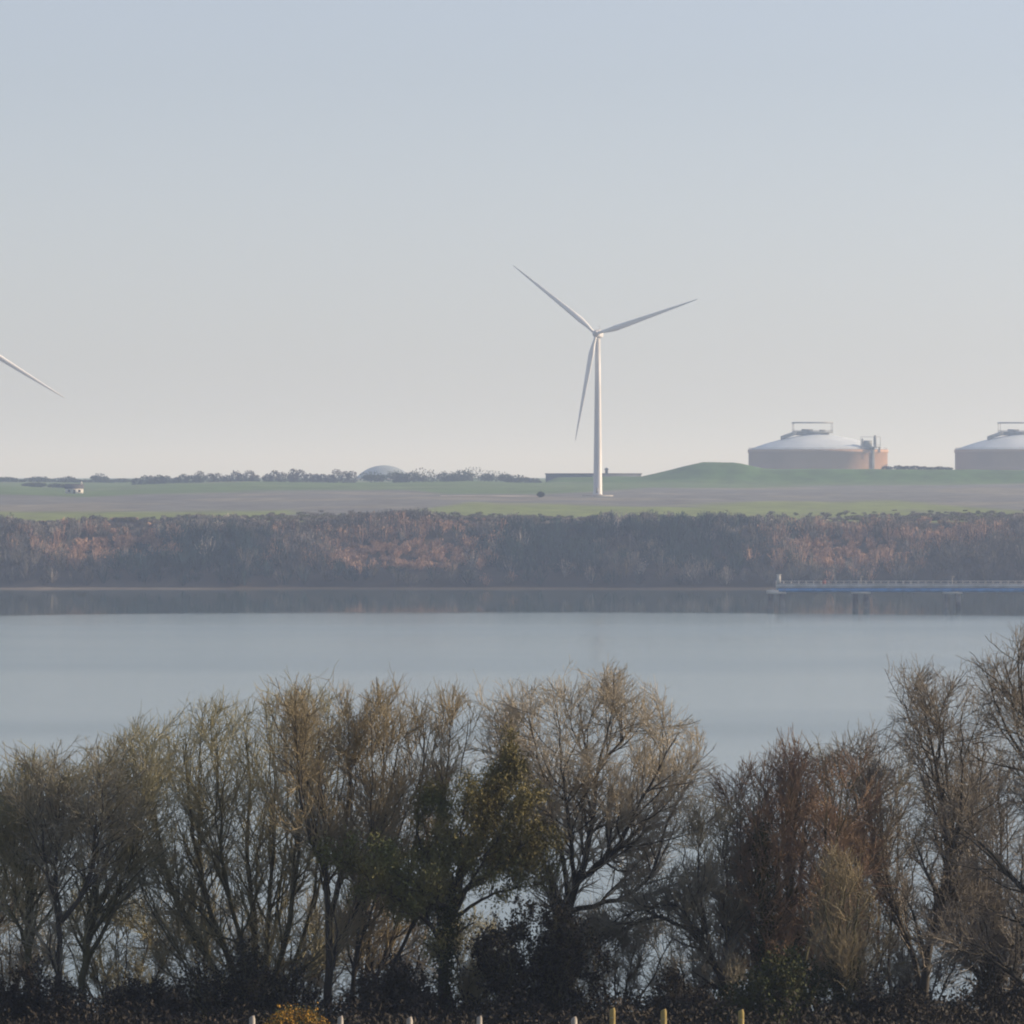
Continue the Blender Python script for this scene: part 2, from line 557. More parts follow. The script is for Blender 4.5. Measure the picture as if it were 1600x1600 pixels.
def tank(px_c, Rp, label):
    cx = (px_c - 800) * K * (1 + Rp * K / TY)
    z0 = 31.0
    zr = P(px_c, 702, TY)[2]
    Rr = Rp * K
    root = thing('storage_tank', label, 'storage tank', (cx, TY + Rr, z0), 0, 'domed storage tanks behind the embankment')
    H = zr - z0
    mb = MB()
    mb.lathe([(Rr, -3), (Rr, H - 2.2), (Rr + .5, H - 2.0), (Rr + .5, H), (Rr - .3, H), (Rr - .3, H - .5)], 128, cap=False)
    mb.build('wall', m_wall, root)
    rise = Rr * .235
    Rs = (Rr * Rr + rise * rise) / (2 * rise)

    def dz(r):
        return H + .6 * (math.sqrt(Rs * Rs - r * r) - (Rs - rise)) + .4 * rise * (1 - r / Rr)
    prof = []
    for u in np.linspace(1, 0.0, 24):
        r = (Rr - .3) * u
        prof.append((max(r, .01), dz(r)))
    mb = MB()
    mb.lathe(prof, 128, cap=False)
    dome = mb.build('dome', m_dome, root, True)
    mb = MB()
    ring_rail(mb, Rr - .1, H, 1.1, 96)
    mb.build('rim_railing', m_rail, dome)

    # raised pump platform over the crown of the dome
    pz = rise + H + .6
    mb = MB()
    mb.box((-3.5, 0, pz), (25.5, 14, .9))
    mb.box((-3.5, 0, pz - 1.15), (21, 10, 1.4))
    mb.box((-7, 0, pz + 1.3), (7, 5, 1.7))
    mb.box((3, 1, pz + 1.1), (4, 4, 1.3))
    plat = mb.build('roof_platform', m_steel, root)
    mb = MB()
    for x in np.linspace(-16.0, 9.0, 11):
        for y in (-6.8, 6.8):
            mb.tube([(x, y, pz), (x, y, pz + 6.2 if abs(x + 3.5) > 12 else pz + 1.3)], .22 if abs(x + 3.5) > 12 else .09, 4)
    for y in (-6.8, 6.8):
        for zz in (1.3, .7):
            mb.tube([(-16.2, y, pz + zz), (9.2, y, pz + zz)], .09, 4)
    for x in (-16.0, 9.0):
        mb.tube([(x, -6.9, pz + 1.3), (x, 6.9, pz + 1.3)], .09, 4)
    mb.build('platform_railing', m_rail, plat)
    mb = MB()
    for y in (-6.8, 6.8):
        mb.box((-3.5, y, pz + 6.3), (26.2, .55, .8))
    for x in (-16.0, -3.5, 9.0):
        mb.box((x, 0, pz + 6.3), (.5, 13.0, .6))
    mb.build('gantry_beam', m_rail, plat)
    # covered stair climbing the dome from the left
    mb = MB()
    r0, r1 = 24.0, 15.0
    for k in range(10):
        r = r0 + (r1 - r0) * k / 9
        mb.box((-r, -7.5, dz(math.hypot(r, 7.5)) + 1.2 + .15 * k), (1.05, 2.6, 2.6))
    mb.build('roof_stair', m_steel, root)
    # side pump platform near the right rim with its riser pipe
    mb = MB()
    sx, sy = Rr * .70, -Rr * .68
    zt = H + 1.5
    mb.box((sx, sy, zt), (13, 9, .8))
    for x in (-6, 0, 6):
        for y in (-4, 4):
            mb.tube([(sx + x, sy + y, H - 2), (sx + x, sy + y, zt)], .35, 6)
    sp_ = mb.build('side_platform', m_steel, root)
    mb = MB()
    mb.box((sx - 1.5, sy + .5, zt + 2.3), (5.5, 4, 3.8))
    mb.lathe([(1.0, zt + .4), (1.0, zt + 6.6), (.5, zt + 7.6)], 16, (sx + 3.2, sy, 0))
    mb.lathe([(.7, zt + .4), (.7, zt + 5.0), (.3, zt + 5.6)], 16, (sx - 5.0, sy - 2, 0))
    mb.build('pump_housing', m_steel, sp_)
    mb = MB()
    for x in (-6.3, 6.3):
        mb.tube([(sx + x, sy - 4.3, zt), (sx + x, sy - 4.3, zt + 6.5)], .18, 4)
    for zz in (1.3, 6.5):
        mb.tube([(sx - 6.3, sy - 4.3, zt + zz), (sx + 6.3, sy - 4.3, zt + zz)], .15, 4)
    mb.build('platform_railing', m_rail, sp_)
    mb = MB()
    a = math.atan2(sy, sx)
    rr = Rr + 1.0
    mb.tube([(rr * math.cos(a), rr * math.sin(a), -3), (rr * math.cos(a), rr * math.sin(a), zt)], .55, 10)
    mb.tube([(rr * math.cos(a + .03), rr * math.sin(a + .03), -3), (rr * math.cos(a + .03), rr * math.sin(a + .03), zt)], .45, 8)
    mb.build('riser_pipe', m_steel, root)
    return root


tank(1278, 110, 'round concrete tank with pale dome standing whole beside the grassy mound')
tank(1600, 109, 'round concrete tank with pale dome cut off at the picture edge')

# third, far dome
m_dome2 = mat('blue_grey_dome', (.24, .30, .36), .85, noise_scale=.05)
c = P(600, 727, 3900)
rim = P(598, 747, 3900)[2]
root = thing('domed_tank', 'blue-grey dome far away behind the skyline trees', 'storage tank', (c[0], 3900, 27))
H = rim - 27
rise = c[2] - rim
Rr = 23.0
Rs = (Rr * Rr + rise * rise) / (2 * rise)
mb = MB()
mb.lathe([(Rr, -2), (Rr, H - .6), (Rr + .4, H - .5), (Rr + .4, H)], 64, cap=False)
mb.build('wall', m_wall, root)
mb = MB()
mb.lathe([(max(.01, Rr * u), H + math.sqrt(Rs * Rs - (Rr * u) ** 2) - Rs + rise) for u in np.linspace(1, 0, 14)], 64, cap=False)
mb.build('dome', m_dome2, root, True)

# long flat-topped building behind the turbine
m_shed = mat('slate_blue_cladding', (.10, .12, .15), .8, noise_scale=.05, amount=.2)
m_shedroof = mat('grey_shed_roof', (.09, .105, .12), .7, noise_scale=.05)
BY = 2560
a, b_ = P(853, 740, BY), P(1002, 740, BY)
root = thing('long_building', 'long low flat-topped dark building on the skyline behind the turbine', 'building', ((a[0] + b_[0]) / 2, BY + 12, 30.4))
L, Ht = b_[0] - a[0], a[2] - 30.4
mb = MB()
mb.box((0, 0, Ht / 2 - 1), (L, 24, Ht + 2 - .8))
mb.build('wall', m_shed, root)
mb = MB()
mb.box((0, 0, Ht - .1), (L + .8, 24.8, .6))
rf = mb.build('roof', m_shedroof, root)
mb = MB()
q = P(948, 733, BY)
mb.lathe([(.8, 0), (.8, 1.6), (1.1, 1.7), (1.1, 2.4), (.2, 3.0)], 14, (q[0] - (a[0] + b_[0]) / 2, -8, Ht + .2))
mb.build('vent', m_shed, rf)
for x in np.linspace(-L / 2 + 5, L / 2 - 5, 6):
    mb = MB()
    mb.box((x, -12.05, 2.0), (3.4, .2, 3.6))
    mb.build('loading_door', m_shedroof, root)

# small cottage on the left
m_render = mat('whitewashed_wall', (.7, .69, .66), .9, noise_scale=1, amount=.12)
m_slate = mat('slate_roof', (.09, .09, .10), .8, noise_scale=2)
hx = (116 - 800) / F * 2150
root = thing('cottage', 'small white cottage with dark pitched roof among fields', 'house', (hx, 2150, float(far_h(hx, 2150)) - .2), R(6))
mb = MB()
mb.box((0, 0, 1.3), (8, 5, 2.6))
mb.add([(-4, -2.5, 2.6), (-4, 2.5, 2.6), (-4, 0, 4.3), (4, -2.5, 2.6), (4, 2.5, 2.6), (4, 0, 4.3)], None, [(0, 2, 1), (3, 4, 5)])
mb.build('wall', m_render, root)
mb = MB()
for s_ in (-1, 1):
    y0, y1 = s_ * 2.9, 0
    V = [(-4.3, y0, 2.45), (4.3, y0, 2.45), (4.3, y1, 4.45), (-4.3, y1, 4.45)]
    V += [(x, y, z + .18) for x, y, z in V]
    mb.add(V, [(0, 1, 2, 3), (7, 6, 5, 4), (0, 4, 5, 1), (1, 5, 6, 2), (3, 7, 4, 0)])
rf = mb.build('roof', m_slate, root)
mb = MB()
mb.box((3.2, 0, 4.9), (.7, .7, 1.4))
mb.build('chimney', m_render, rf)
for x in (-2.3, 2.3):
    mb = MB()
    mb.box((x, -2.5, 1.5), (1.1, .08, 1.1))
    mb.build('window', m_slate, root)
mb = MB()
mb.box((0, -2.5, 1.0), (.95, .08, 2.0))
mb.build('door', m_slate, root)

# ------------------------------------------------------------------ jetty
m_deck = mat('pale_jetty_concrete', (.62, .60, .57), .85, noise_scale=.3)
m_pile = mat('stained_pile', (.06, .058, .055), .9, (.26, .25, .24), .25)
m_pipe = mat('blue_painted_pipe', (.08, .24, .52), .5, noise_scale=.5)
m_red = mat('rust_red_paint', (.30, .07, .04), .6, noise_scale=.8)
JY = 1284.0
x0 = (1213 - 800) / F * JY
root = thing('jetty', 'long jetty on piles with blue pipes in front of the wood', 'jetty', (x0, JY, 0))
x_end = 150
zd = P(0, 917, JY)[2]
bents = [0] + [(p - 1213) / F * JY for p in (1345, 1488, 1630, 1772, 1914)]
mb = MB()
mb.box((x_end / 2, 0, zd), (x_end, 3.2, .55))
mb.box((x_end / 2, -1.62, zd + .35), (x_end, .16, .75))
mb.box((x_end / 2, 1.62, zd + .35), (x_end, .16, .35))
deck = mb.build('deck', m_deck, root)
mb = MB()
for y in (-1.6, 1.6):
    for h in (.55, 1.15):
        mb.tube([(0, y, zd + .4 + h), (x_end, y, zd + .4 + h)], .045, 4)
    for x in np.arange(0, x_end, 2.0):
        mb.tube([(x, y, zd + .4), (x, y, zd + 1.6)], .045, 4)
mb.build('railing', m_deck, deck)
mb = MB()
mb.box((x_end / 2, -1.35, zd - .78), (x_end, .18, .95))
mb.box((x_end / 2, 1.35, zd - .78), (x_end, .18, .95))
mb.box((x_end / 2, 0, zd - .38), (x_end, 2.52, .16))
mb.build('girder', mat('blue_grey_girder', (.16, .27, .40), .6, noise_scale=.4), root)
for y, z, r in ((-1.95, zd - .85, .5), (-.1, zd - .75, .36), (.8, zd - .75, .36)):
    mb = MB()
    mb.tube([(0.5, y, z), (x_end, y, z)], r, 12)
    mb.build('pipe', m_pipe, root)
for x in bents:
    mb = MB()
    for dx, y in ((-1.5, -1.5), (1.5, -1.5), (-1.5, 1.5), (1.5, 1.5)):
        mb.tube([(x + dx, y * 1.25, -6), (x + dx, y, zd - 1.5)], .68, 12)
    pl = mb.build('pile', m_pile, root)
    if x:
        mb = MB()
        mb.tube([(x, 1.9, zd - 1), (x, 1.9, zd + 2.6)], .3, 8)
        mb.box((x, 1.9, zd + 2.7), (1.5, .9, .3))
        mb.build('mooring_post', m_pile, pl)
    mb = MB()
    mb.box((x, 0, zd - 1.35), (5.0, 4.4, .9))
    mb.build('crosshead', m_deck, pl)
mb = MB()
mb.box((.6, -1.3, zd + 2.1), (1.0, .8, 2.2))
mb.box((.6, -1.3, zd + 3.3), (1.3, 1.1, .16))
mb.build('signal_box', m_deck, root)
x = (1288 - 1213) / F * JY
rb = thing('equipment_cabinet', 'small rust-red cabinet standing on the jetty deck', 'cabinet', (x0 + x, JY + .6, zd + .275))
mb = MB()
mb.box((0, 0, .75), (.9, .7, 1.3))
mb.box((-.35, 0, .06), (.12, .6, .12))
mb.box((.35, 0, .06), (.12, .6, .12))
mb.build('cabinet_body', m_red, rb)
mb = MB()
mb.box((0, 0, 1.44), (1.05, .85, .08))
mb.build('lid', m_red, rb)

# ------------------------------------------------------------------ wood on the far bank (one mass)
m_wood = mat('bare_wood_twigs', (0, 0, 0), .95, attr='tint', noise_scale=.3, amount=.3, spec=.1)
N = 5200
M = 2600
tx = np.concatenate([rng.uniform(-290, 330, N), np.where(rng.random(M) < .55, rng.normal(-45, 26, M), rng.normal(170, 34, M))])
ts = np.concatenate([rng.uniform(3, 68, N), 62 + np.abs(rng.normal(0, 38, M))])          # scrub creeping out on to the fields
N += M
edge_s = 46 + 34 * fbm(tx / 24, tx * 0 + 3.3, 55)
ts = np.where((ts > edge_s) & (ts < 70), ts * rng.uniform(.3, .7, N), ts)
ty = shore_y(tx) + ts
tz = far_h(tx, ty)
ppx = tx / ty * F + 800
ppy = EYE + (CAM_H - tz - 2.5) / ty * F


def blob(cx, cy, rx, ry):
    return np.exp(-(((ppx - cx) / rx) ** 2 + ((ppy - cy) / ry) ** 2))


rust = np.clip(.95 * blob(640, 862, 120, 26) + .8 * blob(180, 850, 110, 26) + .75 * blob(1320, 855, 90, 30) + .6 * blob(1480, 830, 70, 16) + .5 * blob(860, 880, 50, 12) + .4 * blob(700, 815, 90, 10), 0, 1)
dark = np.clip(.9 * blob(345, 870, 65, 45) + .7 * blob(215, 890, 60, 25) + .8 * blob(860, 870, 80, 45) + .6 * blob(1080, 850, 100, 50) + .5 * blob(900, 830, 120, 15) + .4 * blob(560, 895, 140, 12), 0, 1)
rr = rng.random(N)
base = np.where((rr < .5)[:, None], np.array((.10, .098, .09)), np.array((.125, .112, .092)))
base = np.where((rr > .88)[:, None], np.array((.22, .20, .18)), base)
base = base * (.35 + 2.1 * fbm(tx / 24, ty / 15, 77, 3) ** 1.15)[:, None]
base = np.where((rng.random(N) < np.clip(rust * 1.7, 0, .97))[:, None], np.array((.40, .26, .185)) * rng.uniform(.8, 1.2, (N, 1)), base)
base = np.where((rng.random(N) < np.clip(dark * 1.9, 0, .96))[:, None], np.array((.022, .05, .05)) * rng.uniform(.7, 1.3, (N, 1)), base)
base = np.where((ts > 72)[:, None], np.where((rng.random(N) < .6)[:, None], np.array((.17, .155, .14)), np.array((.12, .13, .06))), base)
tall = np.where(rust > .4, rng.uniform(1.5, 3.4, N), rng.uniform(3.2, 7.5, N))
tall = np.where(ts > 52, tall * .55, tall)
low = ts > 72
tall = np.where(dark > .5, tall * 1.2, tall)
tall = np.minimum(tall, np.maximum(1.0, 20.3 + np.interp(ppx, [0, 300, 450, 600, 700, 780, 900, 1000, 1150, 1300, 1600], [-2.2, -2.0, -.2, .6, 0, -2.0, -1.8, -.6, .3, 0, .8]) - tz + rng.uniform(-.6, 1.6, N) + 1.2 * dark + 6 * np.clip(fbm(tx / 15, ty / 60, 91) - .42, 0, 1) * 2))
tall = np.where(low, rng.uniform(.3, 1.1, N), tall)
wid = tall * rng.uniform(.32, .55, N) + np.where(low, .8, .5)
# stems and sticks
per = 26
u = rng.random((N, per))
ang = rng.uniform(0, 2 * np.pi, (N, per))
rad = np.sqrt(rng.random((N, per)))
bx_ = tx[:, None] + np.cos(ang) * rad * wid[:, None] * .25
by_ = ty[:, None] + np.sin(ang) * rad * wid[:, None] * .25
ex = tx[:, None] + np.cos(ang) * rad * wid[:, None]
ey = ty[:, None] + np.sin(ang) * rad * wid[:, None]
ez = tz[:, None] + tall[:, None] * np.sqrt(np.clip(1.02 - rad ** 2 * .8, .1, 1)) * rng.uniform(.75, 1.05, (N, per))
b3 = np.stack([bx_, by_, tz[:, None] + tall[:, None] * u * .3], -1).reshape(-1, 3)
e3 = np.stack([ex, ey, ez], -1).reshape(-1, 3)
mid = (b3 + e3) / 2 + rng.normal(size=b3.shape) * .15
wv = rng.normal(size=b3.shape) * np.array((1, 1, .2))
wv /= np.linalg.norm(wv, axis=1, keepdims=True)
wv *= rng.uniform(.05, .14, (len(b3), 1))
V1 = np.stack([b3 - wv, b3 + wv, mid + wv, mid - wv, e3 + wv * .4, e3 - wv * .4], 1).reshape(-1, 3)
o6 = np.arange(len(b3))[:, None] * 6
Q1 = np.concatenate([o6 + np.array([0, 1, 2, 3]), o6 + np.array([3, 2, 4, 5])])
col1 = np.repeat(np.repeat(base, per, 0) * rng.uniform(.75, 1.25, (N * per, 1)), 6, 0)
# twig sprays
per = 36
uu = rng.normal(size=(N, per, 3))
uu /= np.linalg.norm(uu, axis=2, keepdims=True)
uu *= rng.uniform(.45, 1.0, (N, per, 1))
cen = np.stack([tx[:, None] + uu[..., 0] * wid[:, None], ty[:, None] + uu[..., 1] * wid[:, None], tz[:, None] + tall[:, None] * (.55 + .46 * uu[..., 2])], -1).reshape(-1, 3)
V2, Q2 = cards(cen, rng.uniform(.35, .95, len(cen)), 2.6, 1.2)
col2 = np.repeat(np.repeat(base, per, 0) * rng.uniform(.75, 1.3, (N * per, 1)), 4, 0)
o = obj('woodland', mesh_from('woodland', np.concatenate([V1, V2]), np.concatenate([Q1, Q2 + len(V1)]), m_wood, np.concatenate([col1, col2])))
tag(o, 'brown leafless wood covering the far bank above the water', 'woodland', kind='stuff')

# ------------------------------------------------------------------ skyline trees and hedges
m_leafbrown = mat('bare_twig_mass', (.05, .045, .035), .95, (.07, .058, .045), .4)
m_leafgreen = mat('evergreen_mass', (.025, .04, .022), .95, (.035, .05, .028), .4)
m_scrub = mat('hedge_scrub', (.12, .11, .085), .95, (.085, .09, .055), .4)
m_trunk = mat('dark_bark', (.06, .055, .045), .95, noise_scale=2)


def far_tree(name, label, px, py_top, Y, wpx, m, group, cat='tree', lobes=5, dens=1.0, hedge=False):
    x = (px - 800) / F * Y
    z = float(far_h(x, Y))
    ztop = P(px, py_top, Y)[2]
    h = max(ztop - z, 2.0)
    wd = wpx / F * Y / 2
    root = thing(name, label, cat, (x, Y, z), 0, group)
    mb = MB()
    h *= 1.0 if hedge else 1.12
    if hedge:
        for k in range(max(3, int(wd / 3))):
            xx = rng.uniform(-wd, wd) * .92
            zz = float(far_h(x + xx, Y)) - z
            mb.tube([(xx, 0, zz - .4), (xx + rng.normal() * .2, 0, zz + h * .5)], [.14, .07], 5)
            mb.build('trunk', m_trunk, root)
            mb = MB()
    else:
        mb.tube([(0, 0, -.5), (.1, 0, h * .3), (0, .1, h * .75)], [.03 * h + .1, .02 * h + .06, .04], 7)
        for k in range(5):
            a = rng.uniform(0, 6.28)
            mb.tube([(0, 0, h * rng.uniform(.2, .45)), (math.cos(a) * wd * .6, math.sin(a) * wd * .6, h * rng.uniform(.55, .85))], [.012 * h + .04, .03], 5)
        mb.build('trunk', m_trunk, root)
    n = int(1700 * dens)
    cs = []
    for k in range(lobes):
        if hedge:
            lx = -wd + 2 * wd * (k + .5) / lobes + rng.normal() * wd / lobes * .3
            hh = h * rng.uniform(.62, 1.08)
            zz = float(far_h(x + lx, Y)) - z
            ctr, ra = np.array((lx, rng.normal() * .6, zz + hh * .45)), np.array((wd / lobes * 1.6, 2.6, hh * .55))
        elif k == 0:
            ctr, ra = np.array((0, 0, h * .5)), np.array((wd * .8, wd * .7, h * .5))
        else:
            a = rng.uniform(0, 6.28)
            ctr = np.array((math.cos(a) * wd * .5, math.sin(a) * wd * .5, h * rng.uniform(.22, .6)))
            ra = np.array((wd * .5, wd * .5, h * rng.uniform(.2, .28)))
        d = rng.normal(size=(n // lobes, 3))
        d /= np.linalg.norm(d, axis=1, keepdims=True)
        d *= rng.uniform(.3, 1.05, (len(d), 1)) ** .6
        cs.append(ctr + d * ra)
    cs = np.concatenate(cs)
    cs = cs[cs[:, 2] > .1 if not hedge else slice(None)]
    V, Q = cards(cs, rng.uniform(.5, 1.3, len(cs)), 1.8)
    obj('crown', mesh_from('crown', V, Q, m), root)
    return root


far_tree('hedgerow', 'long faint hedge along the low left skyline under the blade tip', 95, 746, 2980, 200, m_leafgreen, 'skyline hedges', 'hedge', 14, 2.4, True)
far_tree('hedgerow', 'dark low hedge on the embankment between the two tanks', 1432, 731.5, 2524, 104, m_leafgreen, None, 'hedge', 9, 1.2, True)
G1 = 'trees along the far skyline'
far_tree('hedgerow', 'dark hedge climbing the skyline left of the dome, lower of two', 262, 742, 2680, 110, m_leafgreen, 'skyline hedges', 'hedge', 9, 2.2, True)
far_tree('hedgerow', 'long brown hedge on the skyline ending beside the far dome', 385, 734.5, 2690, 150, m_leafbrown, 'skyline hedges', 'hedge', 12, 3.0, True)
far_tree('hedgerow', 'low reddish-brown hedge directly left of the far dome', 505, 733.5, 2700, 105, m_leafbrown, 'skyline hedges', 'hedge', 9, 2.4, True)
for px, pt, wp, lb in ((580, 738, 52, 'low dark bush below the far dome'), (618, 737, 56, 'small dark tree at the right foot of the far dome'), (660, 734, 64, 'first dark skyline tree right of the far dome'),
                       (697, 738, 56, 'low rounded tree between two taller skyline trees'), (738, 732, 74, 'tallest broad dark tree on the skyline left of the turbine'),
                       (775, 737, 56, 'dark skyline tree sloping down right of the tallest one'), (806, 743, 48, 'smaller dark tree near the gap left of the long building'), (833, 748, 36, 'low bush in the skyline gap beside the long building')):
    far_tree('skyline_tree', lb, px, pt, 2690 + rng.uniform(-25, 25), wp, m_leafgreen, G1)
for px, pt, wp, lb in ((8, 746, 40, 'hazy tree on the skyline at the picture edge under the blade tip'), (60, 745, 46, 'hazy rounded skyline tree left of the cottage'), (108, 745, 30, 'hazy narrow skyline tree above the cottage'),
                       (155, 741, 34, 'taller lone hazy tree on the low left skyline'), (190, 748, 40, 'low hazy bush at the foot of the skyline hedge')):
    far_tree('skyline_tree', lb, px, pt, 3000 + rng.uniform(-25, 25), wp, m_leafgreen, G1)
for px, pt, wp, lb in ((55, 755, 46, 'bluish field tree behind the cottage, farther left'), (88, 757, 40, 'bluish field tree directly behind the cottage')):
    far_tree('field_tree', lb, px, pt, 2480, wp, m_leafgreen, 'field trees behind the cottage')
far_tree('field_bush', 'small dark bush beside the pale gravel track near the turbine', 845, 774, 1960, 14, m_leafgreen, None, 'bush', 3, .4)

# ------------------------------------------------------------------ foreground trees


class Tree:
    def __init__(self, name, label, cat, Y, base_px, top, depth, group=None):
        self.Y, self.depth = Y, depth
        bx = (base_px - 800) / F * Y
        self.org = np.array((bx, Y, float(near_h(bx, Y)) - .15))
        self.root = thing(name, label, cat, self.org, 0, group)
        tp = np.array([P(x, y, Y) for x, y in top]) - self.org
        self.tx, self.tz = tp[:, 0], tp[:, 2]
        self.levels = []

    def top(self, x):
        z = np.interp(x, self.tx, self.tz)
        out = np.maximum(self.tx[0] - x, 0) + np.maximum(x - self.tx[-1], 0)
        return z - out * 2.5 + (vnoise(x * 2.3, np.zeros_like(x) + self.Y, 61) - .5) * .7

    def stem(self, pts, r0, r1=.009, k=16):
        """pts: (px, py) or (px, py, depth offset)"""
        p = []
        for q in pts:
            dy = q[2] if len(q) > 2 else 0
            p.append(P(q[0], q[1], self.Y + dy) - self.org)
        p[-1] = p[-2] + (p[-1] - p[-2]) * .72
        p = resample(p, k)
        p[1:-1] += rng.normal(size=(k - 2, 3)) * np.array((.03, .06, .02))
        if abs(p[0, 2]) < 1.2:
            p[0, 2] = -.2
        rd = r1 + (r0 - r1) * np.linspace(1, 0, k) ** .9
        return p, rd

    def grow(self, Pp, Rp, nch, t0, t1, length, angle, up, wig, K, rr, rmin, taper=.75, flat=1.0):
        Np, Kp, _ = Pp.shape
        plen = np.linalg.norm(np.diff(Pp, axis=1), axis=2).sum(1)
        cnt = np.maximum(1, rng.poisson(nch * np.clip(plen / plen.mean(), .3, 2.5)))
        idx = np.repeat(np.arange(Np), cnt)
        n = len(idx)
        tt = rng.uniform(t0, t1, n)
        f = tt * (Kp - 1)
        i0 = np.minimum(f.astype(int), Kp - 2)
        fr = (f - i0)[:, None]
        pos = Pp[idx, i0] * (1 - fr) + Pp[idx, i0 + 1] * fr
        tan = Pp[idx, i0 + 1] - Pp[idx, i0]
        tan /= np.linalg.norm(tan, axis=1, keepdims=True) + 1e-9
        rp = Rp[idx, i0] * (1 - fr[:, 0]) + Rp[idx, i0 + 1] * fr[:, 0]
        rnd = rng.normal(size=(n, 3)) * np.array((1, flat, 1))
        perp = rnd - (rnd * tan).sum(1, keepdims=True) * tan
        perp /= np.linalg.norm(perp, axis=1, keepdims=True) + 1e-9
        a = np.radians(rng.normal(angle, angle * .25, n))[:, None]
        d = tan * np.cos(a) + perp * np.sin(a)
        ln = length * rng.uniform(.55, 1.25, n) * (1 - taper * .6 * (tt - t0))
        # keep inside the crown
        tip = pos + d * ln[:, None]
        slack = rng.normal(.12, .3, n)
        room = self.top(tip[:, 0]) - tip[:, 2] + slack
        room0 = self.top(pos[:, 0]) - pos[:, 2] + slack
        dr = np.abs(tip[:, 1]) / self.depth
        ln = ln * np.where(room < 0, np.clip(1 + room / (ln + .01), .25, 1), 1) * np.where(dr > 1, .5, 1)
        keep = (room0 > -.05) & (rng.random(n) < np.where(room < -.6, .35, 1))
        pos, d, ln, rp = pos[keep], d[keep], ln[keep], rp[keep]
        n = len(pos)
        out = np.zeros((n, K, 3))
        out[:, 0] = pos
        st = (ln / (K - 1))[:, None]
        upv = np.array((0, 0, 1.0))
        for k in range(1, K):
            d = d + upv * up + rng.normal(size=(n, 3)) * wig
            d /= np.linalg.norm(d, axis=1, keepdims=True)
            out[:, k] = out[:, k - 1] + d * st
        r0 = np.maximum(np.minimum(rp * rr, rp * .9), rmin)
        rd = rmin * .7 + (r0 - rmin * .7)[:, None] * np.linspace(1, 0, K)[None] ** .8
        return out, rd


def finish_tree(T, trunk_parts, twig_parts, m_tr, m_tw):
    mb = MB()
    for Pl, Rd, s in trunk_parts:
        V, Q = tubes(Pl, Rd, s)
        mb.add(V, Q)
    mb.build('trunk', m_tr, T.root, True)
    mb = MB()
    for Pl, Rd, s in twig_parts:
        V, Q = tubes(Pl, Rd, s)
        mb.add(V, Q)
    o = mb.build('crown', m_tw, T.root)
    return o


def bare_tree(label, Y, base_px, top, depth, stems, m_tr, m_tw, limb=(11, 2.6, 42), branch=(8, 1.3, 42), twig=(4, .85, 40), up=(.08, .08, .06), wig=.13, fine=.0075, t0=.16, density=1.0, twig_t0=.15, group='bare trees in front of the water', name='bare_tree', cat='tree', mult=1, canopy=True):
    T = Tree(name, label, cat, Y, base_px, CANOPY if canopy else top, depth, group)
    S = [T.stem(s[0], s[1]) for s in stems]
    for s in stems:                                   # thinner stems that rise between the main ones
        for k in range(mult):
            j = rng.normal(size=3) * (18, 14, 1.0)
            q0 = int(rng.integers(0, max(1, len(s[0]) - 3)))
            pts = [s[0][q0]]
            for n_, q in enumerate(s[0][q0 + 1:]):
                g = (n_ + 1) / max(1, len(s[0]) - q0 - 1)
                pts.append((q[0] + j[0] * g * 1.6, q[1] + abs(j[1]) * g, (q[2] if len(q) > 2 else 0) + j[2] * g))
            S.append(T.stem(pts, s[1] * rng.uniform(.35, .6), .012))
    SP = np.array([p for p, _ in S])
    SR = np.array([r for _, r in S])
    L1, R1 = T.grow(SP, SR, limb[0] * density, t0, .98, limb[1], limb[2], up[0], wig, 8, .55, .012)
    L2, R2 = T.grow(np.concatenate([L1]), R1, branch[0], twig_t0, 1, branch[1], branch[2], up[1], wig * 1.1, 6, .6, .0105)
    X2, XR2 = T.grow(SP, SR, branch[0] * .8 * density, t0, 1, branch[1], branch[2], up[1], wig, 6, .4, .0105)
    L2, R2 = np.concatenate([L2, X2]), np.concatenate([R2, XR2])
    L3, R3 = T.grow(L2, R2, twig[0], .1, 1, twig[1], twig[2], up[2], wig * 1.3, 4, .6, fine)
    Y3, YR3 = T.grow(L1, R1, twig[0] * .7, .2, 1, twig[1], twig[2], up[2], wig * 1.2, 4, .4, fine)
    L3, R3 = np.concatenate([L3, Y3]), np.concatenate([R3, YR3])
    finish_tree(T, [(SP, SR, 9), (L1, R1, 5)], [(L2, R2, 4), (L3, R3, 3)], m_tr, m_tw)
    T.SP, T.SR, T.L1, T.R1, T.L2, T.L3 = SP, SR, L1, R1, L2, L3
    return T


def ivy(T, lines, n, spread, m, size=(.05, .10)):
    """ivy leaves clinging to stretches of stems given as pixel polylines"""
    cs = []
    for pts in lines:
        p = resample([P(q[0], q[1], T.Y + (q[2] if len(q) > 2 else 0)) - T.org for q in pts], 20)
        k = rng.integers(0, 20, n)
        c = p[k] + rng.normal(size=(n, 3)) * spread * np.array((1, 1, 1.3))
        cs.append(c)
    cs = np.concatenate(cs)
    V, Q = cards(cs, rng.uniform(*size, len(cs)), 1.3)
    return obj('ivy', mesh_from('ivy', V, Q, m), T.root)


